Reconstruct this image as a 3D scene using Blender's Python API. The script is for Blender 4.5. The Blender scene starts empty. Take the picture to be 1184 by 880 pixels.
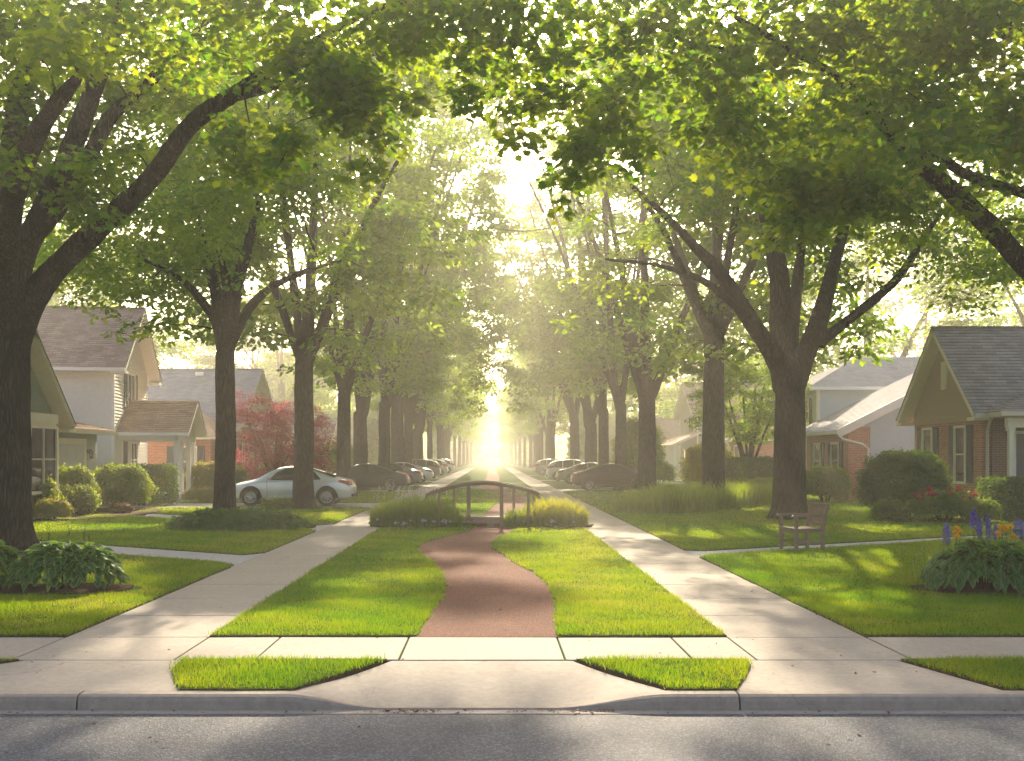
import bpy, bmesh, math, random
import numpy as np
from mathutils import Vector, Matrix

R = math.radians
sc = bpy.context.scene
COL = sc.collection

# ------------------------------------------------------------------ camera
F, CX, HY, CH = 1184.0, 568.0, 529.0, 1.75
cam_d = bpy.data.cameras.new("camera"); cam = bpy.data.objects.new("camera", cam_d); COL.objects.link(cam)
cam_d.sensor_width = 36; cam_d.lens = 36
cam_d.shift_x = 24 / 1184; cam_d.shift_y = 89 / 1184
cam_d.clip_start = 0.05; cam_d.clip_end = 3000
cam.location = (0, 0, CH); cam.rotation_euler = (R(90), 0, 0)
sc.camera = cam

# ------------------------------------------------------------------ sky, sun, exposure
SUN_EL, SUN_AZ = 26.0, 0.8
world = bpy.data.worlds.new("World"); sc.world = world; world.use_nodes = True
wn = world.node_tree; wn.nodes.clear()
sky = wn.nodes.new("ShaderNodeTexSky"); sky.sky_type = 'NISHITA'; sky.sun_disc = False
sky.sun_elevation = R(SUN_EL); sky.sun_rotation = R(SUN_AZ)
sky.air_density = 0.8; sky.dust_density = 5.0; sky.ozone_density = 0.6
bg = wn.nodes.new("ShaderNodeBackground"); bg.inputs[1].default_value = 0.15
wo = wn.nodes.new("ShaderNodeOutputWorld")
wb = wn.nodes.new("ShaderNodeMix"); wb.data_type = 'RGBA'; wb.blend_type = 'MULTIPLY'; wb.inputs[0].default_value = 1.0
wb.inputs[7].default_value = (1.0, 0.965, 0.91, 1)          # hazy cream morning sky, warm white balance
wn.links.new(sky.outputs[0], wb.inputs[6]); wn.links.new(wb.outputs[2], bg.inputs[0]); wn.links.new(bg.outputs[0], wo.inputs[0])
sl = bpy.data.lights.new("sun", 'SUN'); sl.energy = 5.0; sl.angle = R(0.6); sl.color = (1.0, 0.835, 0.60)
so = bpy.data.objects.new("sun", sl); COL.objects.link(so); so.location = (0, 60, 60)
sd = Vector((math.sin(R(SUN_AZ)) * math.cos(R(SUN_EL)), math.cos(R(SUN_AZ)) * math.cos(R(SUN_EL)), math.sin(R(SUN_EL))))
so.rotation_euler = (-sd).to_track_quat('-Z', 'Y').to_euler()
HAZE_DENSITY, HAZE_G, HAZE_COL = 0.0028, 0.45, (1.0, 0.94, 0.83, 1)
vs = sc.view_settings
vs.view_transform = 'Standard'; vs.look = 'None'; vs.exposure = 1.45; vs.gamma = 1.0; vs.use_curve_mapping = False
cy = sc.cycles
cy.max_bounces = 8; cy.diffuse_bounces = 6; cy.glossy_bounces = 2; cy.transmission_bounces = 3; cy.volume_bounces = 1
cy.transparent_max_bounces = 4; cy.sample_clamp_indirect = 6.0; cy.use_denoising = True
cy.caustics_reflective = False; cy.caustics_refractive = False
try: cy.denoiser = 'OPENIMAGEDENOISE'
except Exception: pass

def G(x, y, z=0.0):
    D = F * (CH - z) / (y - HY)
    return ((x - CX) * D / F, D)
def W(x, y, D):
    return ((x - CX) * D / F, D, CH + (HY - y) * D / F)

# ------------------------------------------------------------------ mesh helpers
def link(o, parent=None):
    COL.objects.link(o)
    if parent is not None: o.parent = parent
    return o
def fin(me, smooth=False):
    n = len(me.polygons)
    if n == 0: return
    if smooth: me.polygons.foreach_set("use_smooth", np.ones(n, dtype=bool))
    lt = np.empty(n, np.int32); me.polygons.foreach_get("loop_total", lt)
    nr = np.empty(n * 3, np.float32); me.polygons.foreach_get("normal", nr); nr = nr.reshape(-1, 3)
    vi = np.empty(len(me.loops), np.int32); me.loops.foreach_get("vertex_index", vi)
    co = np.empty(len(me.vertices) * 3, np.float32); me.vertices.foreach_get("co", co); co = co.reshape(-1, 3)
    U = np.stack([-nr[:, 1], nr[:, 0], np.zeros(n)], 1); l = np.linalg.norm(U, axis=1)
    U[l < 1e-3] = (1, 0, 0); l[l < 1e-3] = 1; U /= l[:, None]
    V = np.cross(nr, U)
    U = np.repeat(U, lt, 0); V = np.repeat(V, lt, 0); P = co[vi]
    uv = np.stack([(P * U).sum(1), (P * V).sum(1)], 1).astype(np.float32)
    me.uv_layers.new(name="UVMap").data.foreach_set("uv", uv.ravel())

class MB:
    def __init__(s): s.v = []; s.f = []; s.m = []
    def add(s, vs, fs, m=0):
        o = len(s.v); s.v += [tuple(p) for p in vs]
        for f in fs: s.f.append(tuple(i + o for i in f)); s.m.append(m)
        return s
    def quad(s, a, b, c, d, m=0): return s.add([a, b, c, d], [(0, 1, 2, 3)], m)
    def box(s, x0, x1, y0, y1, z0, z1, m=0):
        x0, x1 = min(x0, x1), max(x0, x1); y0, y1 = min(y0, y1), max(y0, y1); z0, z1 = min(z0, z1), max(z0, z1)
        v = [(x0,y0,z0),(x1,y0,z0),(x1,y1,z0),(x0,y1,z0),(x0,y0,z1),(x1,y0,z1),(x1,y1,z1),(x0,y1,z1)]
        return s.add(v, [(3,2,1,0),(4,5,6,7),(0,1,5,4),(1,2,6,5),(2,3,7,6),(3,0,4,7)], m)
    def bar(s, p, q, w, h, up=(0, 0, 1), m=0):
        p, q = Vector(p), Vector(q); d = (q - p).normalized(); up = Vector(up)
        a = d.cross(up)
        if a.length < 1e-4: a = d.cross(Vector((1, 0, 0)))
        a.normalize(); b = a.cross(d).normalized(); a *= w / 2; b *= h / 2
        v = [p-a-b, p+a-b, p+a+b, p-a+b, q-a-b, q+a-b, q+a+b, q-a+b]
        return s.add(v, [(0,1,2,3),(7,6,5,4),(0,4,5,1),(1,5,6,2),(2,6,7,3),(3,7,4,0)], m)
    def tube(s, pts, rad, n=8, m=0, cap=True):
        pts = [Vector(p) for p in pts]; k = len(pts)
        if not hasattr(rad, '__len__'): rad = [rad] * k
        vs, fs = [], []; a = None
        for i in range(k):
            d = (pts[min(i+1, k-1)] - pts[max(i-1, 0)]).normalized()
            if a is None:
                a = d.orthogonal().normalized()
            else:
                a = (a - d * a.dot(d))
                a = a.normalized() if a.length > 1e-5 else d.orthogonal().normalized()
            b = d.cross(a)
            for j in range(n):
                t = 2 * math.pi * j / n
                vs.append(pts[i] + (a * math.cos(t) + b * math.sin(t)) * rad[i])
        for i in range(k - 1):
            for j in range(n):
                j2 = (j + 1) % n
                fs.append((i*n+j, i*n+j2, (i+1)*n+j2, (i+1)*n+j))
        if cap:
            fs.append(tuple(reversed(range(n)))); fs.append(tuple(range((k-1)*n, k*n)))
        return s.add(vs, fs, m)
    def prism(s, poly, z0, z1, m=0, mside=None):
        n = len(poly); area = sum(poly[i][0]*poly[(i+1)%n][1]-poly[(i+1)%n][0]*poly[i][1] for i in range(n))
        if area < 0: poly = poly[::-1]
        from mathutils.geometry import delaunay_2d_cdt
        vo, _, tri, _, _, _ = delaunay_2d_cdt([Vector((p[0], p[1])) for p in poly], [], [list(range(n))], 1, 1e-6)
        s.add([(p.x, p.y, z1) for p in vo], [tuple(t) for t in tri], m)
        v = [(p[0], p[1], z0) for p in poly] + [(p[0], p[1], z1) for p in poly]
        return s.add(v, [(i, (i+1)%n, n+(i+1)%n, n+i) for i in range(n)], m if mside is None else mside)
    def build(s, name, mats, parent=None, smooth=False, bevel=0.0):
        me = bpy.data.meshes.new(name); me.from_pydata(s.v, [], s.f); me.update()
        if not isinstance(mats, (list, tuple)): mats = [mats]
        for m in mats: me.materials.append(m)
        me.polygons.foreach_set("material_index", np.array(s.m, np.int32))
        fin(me, smooth)
        o = link(bpy.data.objects.new(name, me), parent)
        if bevel > 0:
            b = o.modifiers.new("bevel", 'BEVEL'); b.width = bevel; b.segments = 2; b.limit_method = 'ANGLE'
        return o

def np_obj(name, V, Fc, rnd, mats, parent=None, smooth=False, extra=None):
    me = bpy.data.meshes.new(name)
    k = Fc.shape[1]; nf = Fc.shape[0]
    me.vertices.add(len(V)); me.vertices.foreach_set("co", V.astype(np.float32).ravel())
    me.loops.add(nf * k); me.loops.foreach_set("vertex_index", Fc.astype(np.int32).ravel())
    me.polygons.add(nf); me.polygons.foreach_set("loop_start", np.arange(0, nf*k, k, dtype=np.int32))
    me.polygons.foreach_set("loop_total", np.full(nf, k, np.int32))
    me.update(calc_edges=True)
    if smooth: me.polygons.foreach_set("use_smooth", np.ones(nf, dtype=bool))
    if rnd is not None:
        me.attributes.new("rnd", 'FLOAT', 'POINT').data.foreach_set("value", rnd.astype(np.float32))
    if extra is not None:
        me.attributes.new("edge", 'FLOAT', 'POINT').data.foreach_set("value", extra.astype(np.float32))
    for m in (mats if isinstance(mats, (list, tuple)) else [mats]): me.materials.append(m)
    return link(bpy.data.objects.new(name, me), parent)

def tag(o, label=None, cat=None, group=None, kind=None):
    if label: o['label'] = label
    if cat: o['category'] = cat
    if group: o['group'] = group
    if kind: o['kind'] = kind
    return o
def empty(name, loc=(0, 0, 0), rz=0.0):
    o = bpy.data.objects.new(name, None); COL.objects.link(o); o.location = loc; o.rotation_euler = (0, 0, rz)
    o.empty_display_size = 0.2
    return o
def copy_tree(o, parent=None):
    kids = list(o.children)
    c = o.copy(); COL.objects.link(c); c.parent = parent
    for ch in kids: copy_tree(ch, c)
    return c

# ------------------------------------------------------------------ materials
def newmat(name):
    m = bpy.data.materials.new(name); m.use_nodes = True; nt = m.node_tree
    return m, nt, nt.nodes["Principled BSDF"], nt.nodes["Material Output"]
def N(nt, t, **kw):
    n = nt.nodes.new(t)
    for k, v in kw.items(): setattr(n, k, v)
    return n
def ramp(nt, fac, stops):
    r = N(nt, "ShaderNodeValToRGB"); e = r.color_ramp.elements
    while len(e) < len(stops): e.new(0.5)
    for i, (p, c) in enumerate(stops):
        e[i].position = p; e[i].color = (c[0], c[1], c[2], 1)
    nt.links.new(fac, r.inputs[0]); return r.outputs[0]
def noise(nt, vec, scale, detail=4, rough=0.6, dist=0.0):
    n = N(nt, "ShaderNodeTexNoise"); n.inputs["Scale"].default_value = scale
    n.inputs["Detail"].default_value = detail; n.inputs["Roughness"].default_value = rough
    n.inputs["Distortion"].default_value = dist
    if vec is not None: nt.links.new(vec, n.inputs["Vector"])
    return n.outputs["Fac"]
def coords(nt, kind="Object", scale=None):
    t = N(nt, "ShaderNodeTexCoord"); o = t.outputs[kind]
    if scale:
        mp = N(nt, "ShaderNodeMapping"); mp.inputs["Scale"].default_value = scale
        nt.links.new(o, mp.inputs[0]); o = mp.outputs[0]
    return o
def mixc(nt, fac, a, b, mode='MIX'):
    m = N(nt, "ShaderNodeMix", data_type='RGBA', blend_type=mode)
    for sock, val in ((m.inputs[0], fac), (m.inputs[6], a), (m.inputs[7], b)):
        if isinstance(val, bpy.types.NodeSocket): nt.links.new(val, sock)
        elif isinstance(val, (int, float)): sock.default_value = val
        else: sock.default_value = (*val[:3], 1)
    return m.outputs[2]
def bump(nt, h, strength, dist, bsdf):
    b = N(nt, "ShaderNodeBump"); b.inputs["Strength"].default_value = strength; b.inputs["Distance"].default_value = dist
    nt.links.new(h, b.inputs["Height"]); nt.links.new(b.outputs[0], bsdf.inputs["Normal"])

def flat(name, col, rough=0.6, metal=0.0, var=0.12, scale=6.0, spec=0.5):
    m, nt, b, o = newmat(name)
    f = noise(nt, coords(nt), scale, 5)
    c = ramp(nt, f, [(0.3, [x*(1-var) for x in col]), (0.7, [min(1, x*(1+var)) for x in col])])
    nt.links.new(c, b.inputs["Base Color"]); b.inputs["Roughness"].default_value = rough
    b.inputs["Metallic"].default_value = metal; b.inputs["Specular IOR Level"].default_value = spec
    return m

def m_concrete(name, c0, c1, dark=0.5):
    m, nt, b, o = newmat(name); co = coords(nt)
    f1 = noise(nt, co, 0.9, 6, 0.65); f2 = noise(nt, co, 14, 5, 0.7); f3 = noise(nt, co, 160, 2, 0.5)
    c = ramp(nt, f1, [(0.3, c0), (0.7, c1)])
    c = mixc(nt, 0.55, c, ramp(nt, f2, [(0.3, [x*0.72 for x in c0]), (0.7, c1)]))
    c = mixc(nt, 0.5, c, ramp(nt, f3, [(0.25, (0.55, 0.55, 0.55)), (0.55, (1, 1, 1))]), 'MULTIPLY')
    st = noise(nt, co, 2.3, 5, 0.7, 0.6)
    c = mixc(nt, ramp(nt, st, [(0.60, (0, 0, 0)), (0.75, (dark, dark, dark))]), c, [x*0.55 for x in c0])
    # hairline cracks, only where the slab has aged, and scattered dark spots
    wv = N(nt, "ShaderNodeTexNoise"); wv.inputs["Scale"].default_value = 2.5; wv.inputs["Detail"].default_value = 6; nt.links.new(co, wv.inputs["Vector"])
    vm = N(nt, "ShaderNodeVectorMath", operation='MULTIPLY_ADD'); vm.inputs[1].default_value = (0.5, 0.5, 0.5); nt.links.new(wv.outputs["Color"], vm.inputs[0]); nt.links.new(co, vm.inputs[2])
    ve = N(nt, "ShaderNodeTexVoronoi", feature='DISTANCE_TO_EDGE'); ve.inputs["Scale"].default_value = 0.42; nt.links.new(vm.outputs[0], ve.inputs["Vector"])
    ck = ramp(nt, ve.outputs["Distance"], [(0.0, (1, 1, 1)), (0.0035, (0, 0, 0))]); mk = ramp(nt, noise(nt, co, 0.45, 3), [(0.5, (0, 0, 0)), (0.6, (0.75, 0.75, 0.75))])
    c = mixc(nt, mixc(nt, 1.0, ck, mk, 'MULTIPLY'), c, [x*0.22 for x in c0])
    sp = N(nt, "ShaderNodeTexVoronoi"); sp.inputs["Scale"].default_value = 5.5; nt.links.new(co, sp.inputs["Vector"])
    c = mixc(nt, ramp(nt, sp.outputs["Distance"], [(0.03, (0.6, 0.6, 0.6)), (0.07, (0, 0, 0))]), c, [x*0.4 for x in c0])
    nt.links.new(c, b.inputs["Base Color"]); b.inputs["Roughness"].default_value = 0.85
    b.inputs["Specular IOR Level"].default_value = 0.3
    bump(nt, f3, 0.35, 0.004, b)
    return m
def m_asphalt():
    m, nt, b, o = newmat("asphalt"); co = coords(nt)
    v = N(nt, "ShaderNodeTexVoronoi"); v.inputs["Scale"].default_value = 75; nt.links.new(co, v.inputs["Vector"])
    c = ramp(nt, v.outputs["Color"], [(0.1, (0.036, 0.043, 0.057)), (0.6, (0.070, 0.080, 0.100)), (0.95, (0.17, 0.178, 0.20))])
    f = noise(nt, co, 0.7, 7, 0.7, 0.8); c = mixc(nt, 0.8, c, ramp(nt, f, [(0.3, (0.6, 0.6, 0.62)), (0.7, (1.25, 1.22, 1.2))]), 'MULTIPLY')
    wv = N(nt, "ShaderNodeTexNoise"); wv.inputs["Scale"].default_value = 3; wv.inputs["Detail"].default_value = 6; nt.links.new(co, wv.inputs["Vector"])
    vm = N(nt, "ShaderNodeVectorMath", operation='MULTIPLY_ADD'); vm.inputs[1].default_value = (0.4, 0.4, 0.4); nt.links.new(wv.outputs["Color"], vm.inputs[0]); nt.links.new(co, vm.inputs[2])
    ve = N(nt, "ShaderNodeTexVoronoi", feature='DISTANCE_TO_EDGE'); ve.inputs["Scale"].default_value = 0.5; nt.links.new(vm.outputs[0], ve.inputs["Vector"])
    ck = ramp(nt, ve.outputs["Distance"], [(0.0, (1, 1, 1)), (0.005, (0, 0, 0))]); mk = ramp(nt, noise(nt, co, 0.35, 3), [(0.45, (0, 0, 0)), (0.55, (0.7, 0.7, 0.7))])
    c = mixc(nt, mixc(nt, 1.0, ck, mk, 'MULTIPLY'), c, (0.012, 0.012, 0.013))
    c = mixc(nt, ramp(nt, noise(nt, co, 1.1, 4, 0.6, 0.5), [(0.63, (0, 0, 0)), (0.72, (0.5, 0.5, 0.5))]), c, (0.03, 0.03, 0.033))
    nt.links.new(c, b.inputs["Base Color"]); b.inputs["Roughness"].default_value = 0.8
    bump(nt, v.outputs["Distance"], 0.7, 0.006, b)
    return m
def m_gravel():
    m, nt, b, o = newmat("crushed_red_stone"); co = coords(nt)
    v = N(nt, "ShaderNodeTexVoronoi"); v.inputs["Scale"].default_value = 95; nt.links.new(co, v.inputs["Vector"])
    c = ramp(nt, v.outputs["Color"], [(0.1, (0.085, 0.028, 0.018)), (0.5, (0.17, 0.058, 0.036)), (0.9, (0.30, 0.125, 0.08))])
    f = noise(nt, co, 1.6, 5); c = mixc(nt, 0.6, c, ramp(nt, f, [(0.3, (0.75, 0.75, 0.75)), (0.7, (1.15, 1.1, 1.05))]), 'MULTIPLY')
    nt.links.new(c, b.inputs["Base Color"]); b.inputs["Roughness"].default_value = 0.95
    bump(nt, v.outputs["Distance"], 1.0, 0.015, b)
    return m
def m_lawn():
    m, nt, b, o = newmat("turf"); co = coords(nt)
    f = noise(nt, co, 0.5, 5); f2 = noise(nt, co, 40, 4, 0.8)
    c = ramp(nt, f2, [(0.3, (0.022, 0.045, 0.006)), (0.5, (0.045, 0.115, 0.008)), (0.75, (0.09, 0.18, 0.012))])
    c = mixc(nt, 0.4, c, ramp(nt, f, [(0.3, (0.8, 0.9, 0.7)), (0.7, (1.2, 1.1, 1.0))]), 'MULTIPLY')
    nt.links.new(c, b.inputs["Base Color"]); b.inputs["Roughness"].default_value = 1.0
    b.inputs["Specular IOR Level"].default_value = 0.1
    bump(nt, f2, 1.0, 0.05, b)
    return m
def m_leaf(name, d0, d1, t0, t1, tfac=0.5, edge=None, gloss=0.08):
    m, nt, b, o = newmat(name); nt.nodes.remove(b)
    a = N(nt, "ShaderNodeAttribute", attribute_name="rnd")
    cd = ramp(nt, a.outputs["Fac"], [(0.0, d0), (1.0, d1)]); ct = ramp(nt, a.outputs["Fac"], [(0.0, t0), (1.0, t1)])
    if edge:
        e = N(nt, "ShaderNodeAttribute", attribute_name="edge")
        cd = mixc(nt, e.outputs["Fac"], cd, edge); ct = mixc(nt, e.outputs["Fac"], ct, edge)
    if name == "grass_blade":
        sw = ramp(nt, a.outputs["Fac"], [(0.955, (0, 0, 0)), (0.985, (1, 1, 1))])
        cd = mixc(nt, sw, cd, (0.30, 0.25, 0.09)); ct = mixc(nt, sw, ct, (0.45, 0.38, 0.14))
    df = N(nt, "ShaderNodeBsdfDiffuse"); nt.links.new(cd, df.inputs[0])
    tr = N(nt, "ShaderNodeBsdfTranslucent"); nt.links.new(ct, tr.inputs[0])
    mx = N(nt, "ShaderNodeMixShader"); mx.inputs[0].default_value = tfac
    nt.links.new(df.outputs[0], mx.inputs[1]); nt.links.new(tr.outputs[0], mx.inputs[2])
    out = mx.outputs[0]
    if gloss > 0:
        gl = N(nt, "ShaderNodeBsdfGlossy"); gl.inputs["Roughness"].default_value = 0.45; gl.inputs[0].default_value = (1, 1, 1, 1)
        m2 = N(nt, "ShaderNodeMixShader"); m2.inputs[0].default_value = gloss * 0.4
        nt.links.new(out, m2.inputs[1]); nt.links.new(gl.outputs[0], m2.inputs[2]); out = m2.outputs[0]
    nt.links.new(out, o.inputs["Surface"])
    return m
def m_bark(name, c0, c1):
    m, nt, b, o = newmat(name)
    co = coords(nt, "Object", (1, 1, 0.13))
    v = N(nt, "ShaderNodeTexVoronoi", feature='DISTANCE_TO_EDGE'); v.inputs["Scale"].default_value = 19
    wv = N(nt, "ShaderNodeTexNoise"); wv.inputs["Scale"].default_value = 5; wv.inputs["Detail"].default_value = 4
    nt.links.new(co, wv.inputs["Vector"])
    vm = N(nt, "ShaderNodeVectorMath", operation='MULTIPLY_ADD'); vm.inputs[1].default_value = (0.22, 0.22, 0.12)
    nt.links.new(wv.outputs["Color"], vm.inputs[0]); nt.links.new(co, vm.inputs[2]); nt.links.new(vm.outputs[0], v.inputs["Vector"])
    f = noise(nt, co, 30, 5, 0.7)
    h = N(nt, "ShaderNodeMath", operation='MULTIPLY_ADD'); nt.links.new(f, h.inputs[0]); h.inputs[1].default_value = 0.30
    nt.links.new(v.outputs["Distance"], h.inputs[2])
    c = ramp(nt, h.outputs[0], [(0.10, c0), (0.42, c1)])
    f2 = noise(nt, coords(nt), 1.2, 4)
    c = mixc(nt, 0.5, c, ramp(nt, f2, [(0.35, (0.8, 0.85, 0.75)), (0.65, (1.15, 1.05, 1.0))]), 'MULTIPLY')
    nt.links.new(c, b.inputs["Base Color"]); b.inputs["Roughness"].default_value = 0.95
    b.inputs["Specular IOR Level"].default_value = 0.15
    bump(nt, h.outputs[0], 1.0, 0.06, b)
    return m
def m_brick(name, c0, c1, mortar):
    m, nt, b, o = newmat(name); uv = coords(nt, "UV")
    t = N(nt, "ShaderNodeTexBrick"); nt.links.new(uv, t.inputs["Vector"])
    t.inputs["Color1"].default_value = (*c0, 1); t.inputs["Color2"].default_value = (*c1, 1); t.inputs["Mortar"].default_value = (*mortar, 1)
    t.inputs["Scale"].default_value = 1; t.inputs["Brick Width"].default_value = 0.21; t.inputs["Row Height"].default_value = 0.072
    t.inputs["Mortar Size"].default_value = 0.007; t.inputs["Bias"].default_value = -0.1
    f = noise(nt, coords(nt), 9, 5); c = mixc(nt, 0.6, t.outputs["Color"], ramp(nt, f, [(0.3, (0.7, 0.7, 0.7)), (0.7, (1.2, 1.15, 1.1))]), 'MULTIPLY')
    nt.links.new(c, b.inputs["Base Color"]); b.inputs["Roughness"].default_value = 0.9
    bump(nt, t.outputs["Fac"], -0.6, 0.01, b)
    return m
def m_shingle(name, c0, c1):
    m, nt, b, o = newmat(name); uv = coords(nt, "UV")
    t = N(nt, "ShaderNodeTexBrick"); nt.links.new(uv, t.inputs["Vector"])
    t.inputs["Color1"].default_value = (*c0, 1); t.inputs["Color2"].default_value = (*c1, 1); t.inputs["Mortar"].default_value = (*[x*0.5 for x in c0], 1)
    t.inputs["Scale"].default_value = 1; t.inputs["Brick Width"].default_value = 0.33; t.inputs["Row Height"].default_value = 0.15
    t.inputs["Mortar Size"].default_value = 0.004; t.offset_frequency = 2; t.squash = 1
    f = noise(nt, coords(nt), 1.4, 6, 0.7); c = mixc(nt, 0.6, t.outputs["Color"], ramp(nt, f, [(0.3, (0.72, 0.72, 0.72)), (0.7, (1.2, 1.2, 1.2))]), 'MULTIPLY')
    nt.links.new(c, b.inputs["Base Color"]); b.inputs["Roughness"].default_value = 0.9
    bump(nt, noise(nt, coords(nt), 60, 3), 0.5, 0.01, b)
    return m
def m_wood(name, c0, c1):
    m, nt, b, o = newmat(name)
    f = noise(nt, coords(nt, "Object", (3, 3, 3)), 9, 6, 0.7, 1.5)
    nt.links.new(ramp(nt, f, [(0.3, c0), (0.7, c1)]), b.inputs["Base Color"]); b.inputs["Roughness"].default_value = 0.75
    bump(nt, f, 0.4, 0.004, b)
    return m
def m_paint(name, col, rough=0.28):
    m, nt, b, o = newmat(name)
    f = noise(nt, coords(nt), 1.7, 4)
    nt.links.new(ramp(nt, f, [(0.3, [x*0.9 for x in col]), (0.7, col)]), b.inputs["Base Color"])
    b.inputs["Roughness"].default_value = rough; b.inputs["Metallic"].default_value = 0.35
    b.inputs["Coat Weight"].default_value = 0.7; b.inputs["Coat Roughness"].default_value = 0.06
    return m
def m_glass(name="window_glass", col=(0.02, 0.025, 0.028), rough=0.04):
    m, nt, b, o = newmat(name)
    f = noise(nt, coords(nt), 0.9, 3)
    nt.links.new(ramp(nt, f, [(0.3, [x*0.6 for x in col]), (0.7, [x*1.5 for x in col])]), b.inputs["Base Color"])
    b.inputs["Roughness"].default_value = rough; b.inputs["Specular IOR Level"].default_value = 0.6
    bump(nt, noise(nt, coords(nt), 1.5, 2), 0.06, 0.02, b)
    return m

M = {}
M['walk'] = m_concrete("walk_concrete", (0.33, 0.285, 0.24), (0.41, 0.36, 0.305))
M['curb'] = m_concrete("curb_concrete", (0.30, 0.25, 0.205), (0.41, 0.345, 0.285), 0.6)
M['drive'] = m_concrete("drive_concrete", (0.36, 0.36, 0.37), (0.45, 0.45, 0.45))
M['asphalt'] = m_asphalt(); M['red'] = m_gravel(); M['turf'] = m_lawn()
M['soil'] = flat("soil", (0.10, 0.068, 0.038), 1.0, 0, 0.5, 22, 0.1)
M['mulch'] = flat("mulch_chips", (0.07, 0.04, 0.026), 1.0, 0, 0.6, 30, 0.1)
M['grass'] = m_leaf("grass_blade", (0.018, 0.100, 0.006), (0.06, 0.15, 0.009), (0.16, 0.38, 0.006), (0.60, 0.62, 0.010), 0.5, None, 0.03)
M['leafA'] = m_leaf("maple_leaf", (0.018, 0.095, 0.010), (0.05, 0.15, 0.014), (0.20, 0.42, 0.008), (0.56, 0.64, 0.012), 0.5, None, .05)
M['leafB'] = m_leaf("elm_leaf", (0.022, 0.095, 0.013), (0.058, 0.15, 0.018), (0.22, 0.45, 0.012), (0.56, 0.66, 0.018), 0.52, None, .04)
M['leafRed'] = m_leaf("red_leaf", (0.14, 0.018, 0.03), (0.25, 0.045, 0.06), (0.50, 0.05, 0.08), (0.66, 0.13, 0.15), 0.5)
M['shrub'] = m_leaf("shrub_leaf", (0.03, 0.095, 0.012), (0.085, 0.16, 0.018), (0.28, 0.46, 0.015), (0.60, 0.64, 0.02), 0.5)
M['shrubD'] = m_leaf("dark_shrub_leaf", (0.018, 0.062, 0.012), (0.045, 0.105, 0.018), (0.12, 0.26, 0.015), (0.26, 0.38, 0.02), 0.42)
M['shrubY'] = m_leaf("gold_shrub_leaf", (0.13, 0.16, 0.015), (0.26, 0.26, 0.02), (0.42, 0.42, 0.02), (0.6, 0.52, 0.03), 0.45)
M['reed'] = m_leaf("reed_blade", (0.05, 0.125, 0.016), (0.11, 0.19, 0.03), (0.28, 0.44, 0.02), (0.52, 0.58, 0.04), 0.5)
M['reedY'] = m_leaf("sunlit_gold_reed_blade", (0.12, 0.15, 0.015), (0.2, 0.22, 0.02), (0.42, 0.46, 0.02), (0.62, 0.56, 0.03), 0.5)  # yellow is partly sunlight put into the blade colour
M['hosta'] = m_leaf("hosta_leaf", (0.018, 0.080, 0.014), (0.042, 0.125, 0.02), (0.12, 0.26, 0.03), (0.24, 0.36, 0.03), 0.38, (0.22, 0.34, 0.09), 0.05)
M['hostaP'] = m_leaf("plain_hosta_leaf", (0.025, 0.09, 0.018), (0.055, 0.14, 0.028), (0.12, 0.26, 0.03), (0.24, 0.36, 0.03), 0.38, (0.10, 0.18, 0.05), 0.05)
M['purple'] = m_leaf("purple_petal", (0.13, 0.11, 0.40), (0.24, 0.2, 0.55), (0.2, 0.16, 0.5), (0.35, 0.28, 0.7), 0.3)
M['yellow'] = m_leaf("orange_yellow_petal", (0.75, 0.36, 0.01), (0.85, 0.48, 0.02), (0.75, 0.4, 0.02), (0.9, 0.55, 0.03), 0.35)
M['redfl'] = m_leaf("red_petal", (0.42, 0.02, 0.035), (0.6, 0.05, 0.06), (0.5, 0.04, 0.05), (0.7, 0.08, 0.08), 0.3)
M['whitefl'] = m_leaf("white_petal", (0.62, 0.55, 0.55), (0.8, 0.75, 0.75), (0.6, 0.55, 0.52), (0.8, 0.75, 0.7), 0.3)
M['litter'] = m_leaf("dry_leaf", (0.12, 0.06, 0.025), (0.22, 0.12, 0.045), (0.15, 0.07, 0.03), (0.25, 0.12, 0.05), 0.3)
M['bark'] = m_bark("bark", (0.018, 0.014, 0.011), (0.085, 0.066, 0.050))
M['twig'] = flat("twig_bark", (0.055, 0.042, 0.03), 0.95, 0, 0.3, 8, 0.1)
M['brick'] = m_brick("red_brick", (0.40, 0.125, 0.07), (0.52, 0.20, 0.11), (0.5, 0.45, 0.38))
M['brickD'] = m_brick("shaded_brown_brick", (0.16, 0.065, 0.045), (0.24, 0.10, 0.065), (0.3, 0.26, 0.22))  # brown brick, its dark tone stands for the porch recess's shade
M['sage'] = flat("sage_siding", (0.34, 0.40, 0.32), 0.7, 0, 0.05)
M['cream'] = flat("cream_siding", (0.77, 0.745, 0.71), 0.7, 0, 0.05)
M['blue'] = flat("blue_grey_siding", (0.52, 0.60, 0.67), 0.7, 0, 0.05)
M['tan'] = flat("tan_siding", (0.46, 0.33, 0.21), 0.7, 0, 0.06)
M['grey'] = flat("grey_siding", (0.36, 0.37, 0.38), 0.7, 0, 0.06)
M['trim'] = flat("cream_trim", (0.80, 0.72, 0.57), 0.6, 0, 0.05)
M['white'] = flat("white_trim", (0.85, 0.83, 0.79), 0.55, 0, 0.04)
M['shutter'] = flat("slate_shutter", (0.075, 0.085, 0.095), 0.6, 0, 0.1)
M['gutter'] = flat("gutter_metal", (0.6, 0.54, 0.43), 0.45, 0.0, 0.05)
M['shBrown'] = m_shingle("brown_shingle", (0.27, 0.19, 0.155), (0.42, 0.31, 0.26))
M['shGrey'] = m_shingle("slate_shingle", (0.11, 0.115, 0.14), (0.20, 0.21, 0.245))
M['shBlue'] = m_shingle("grey_blue_shingle", (0.24, 0.255, 0.30), (0.36, 0.375, 0.42))
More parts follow.
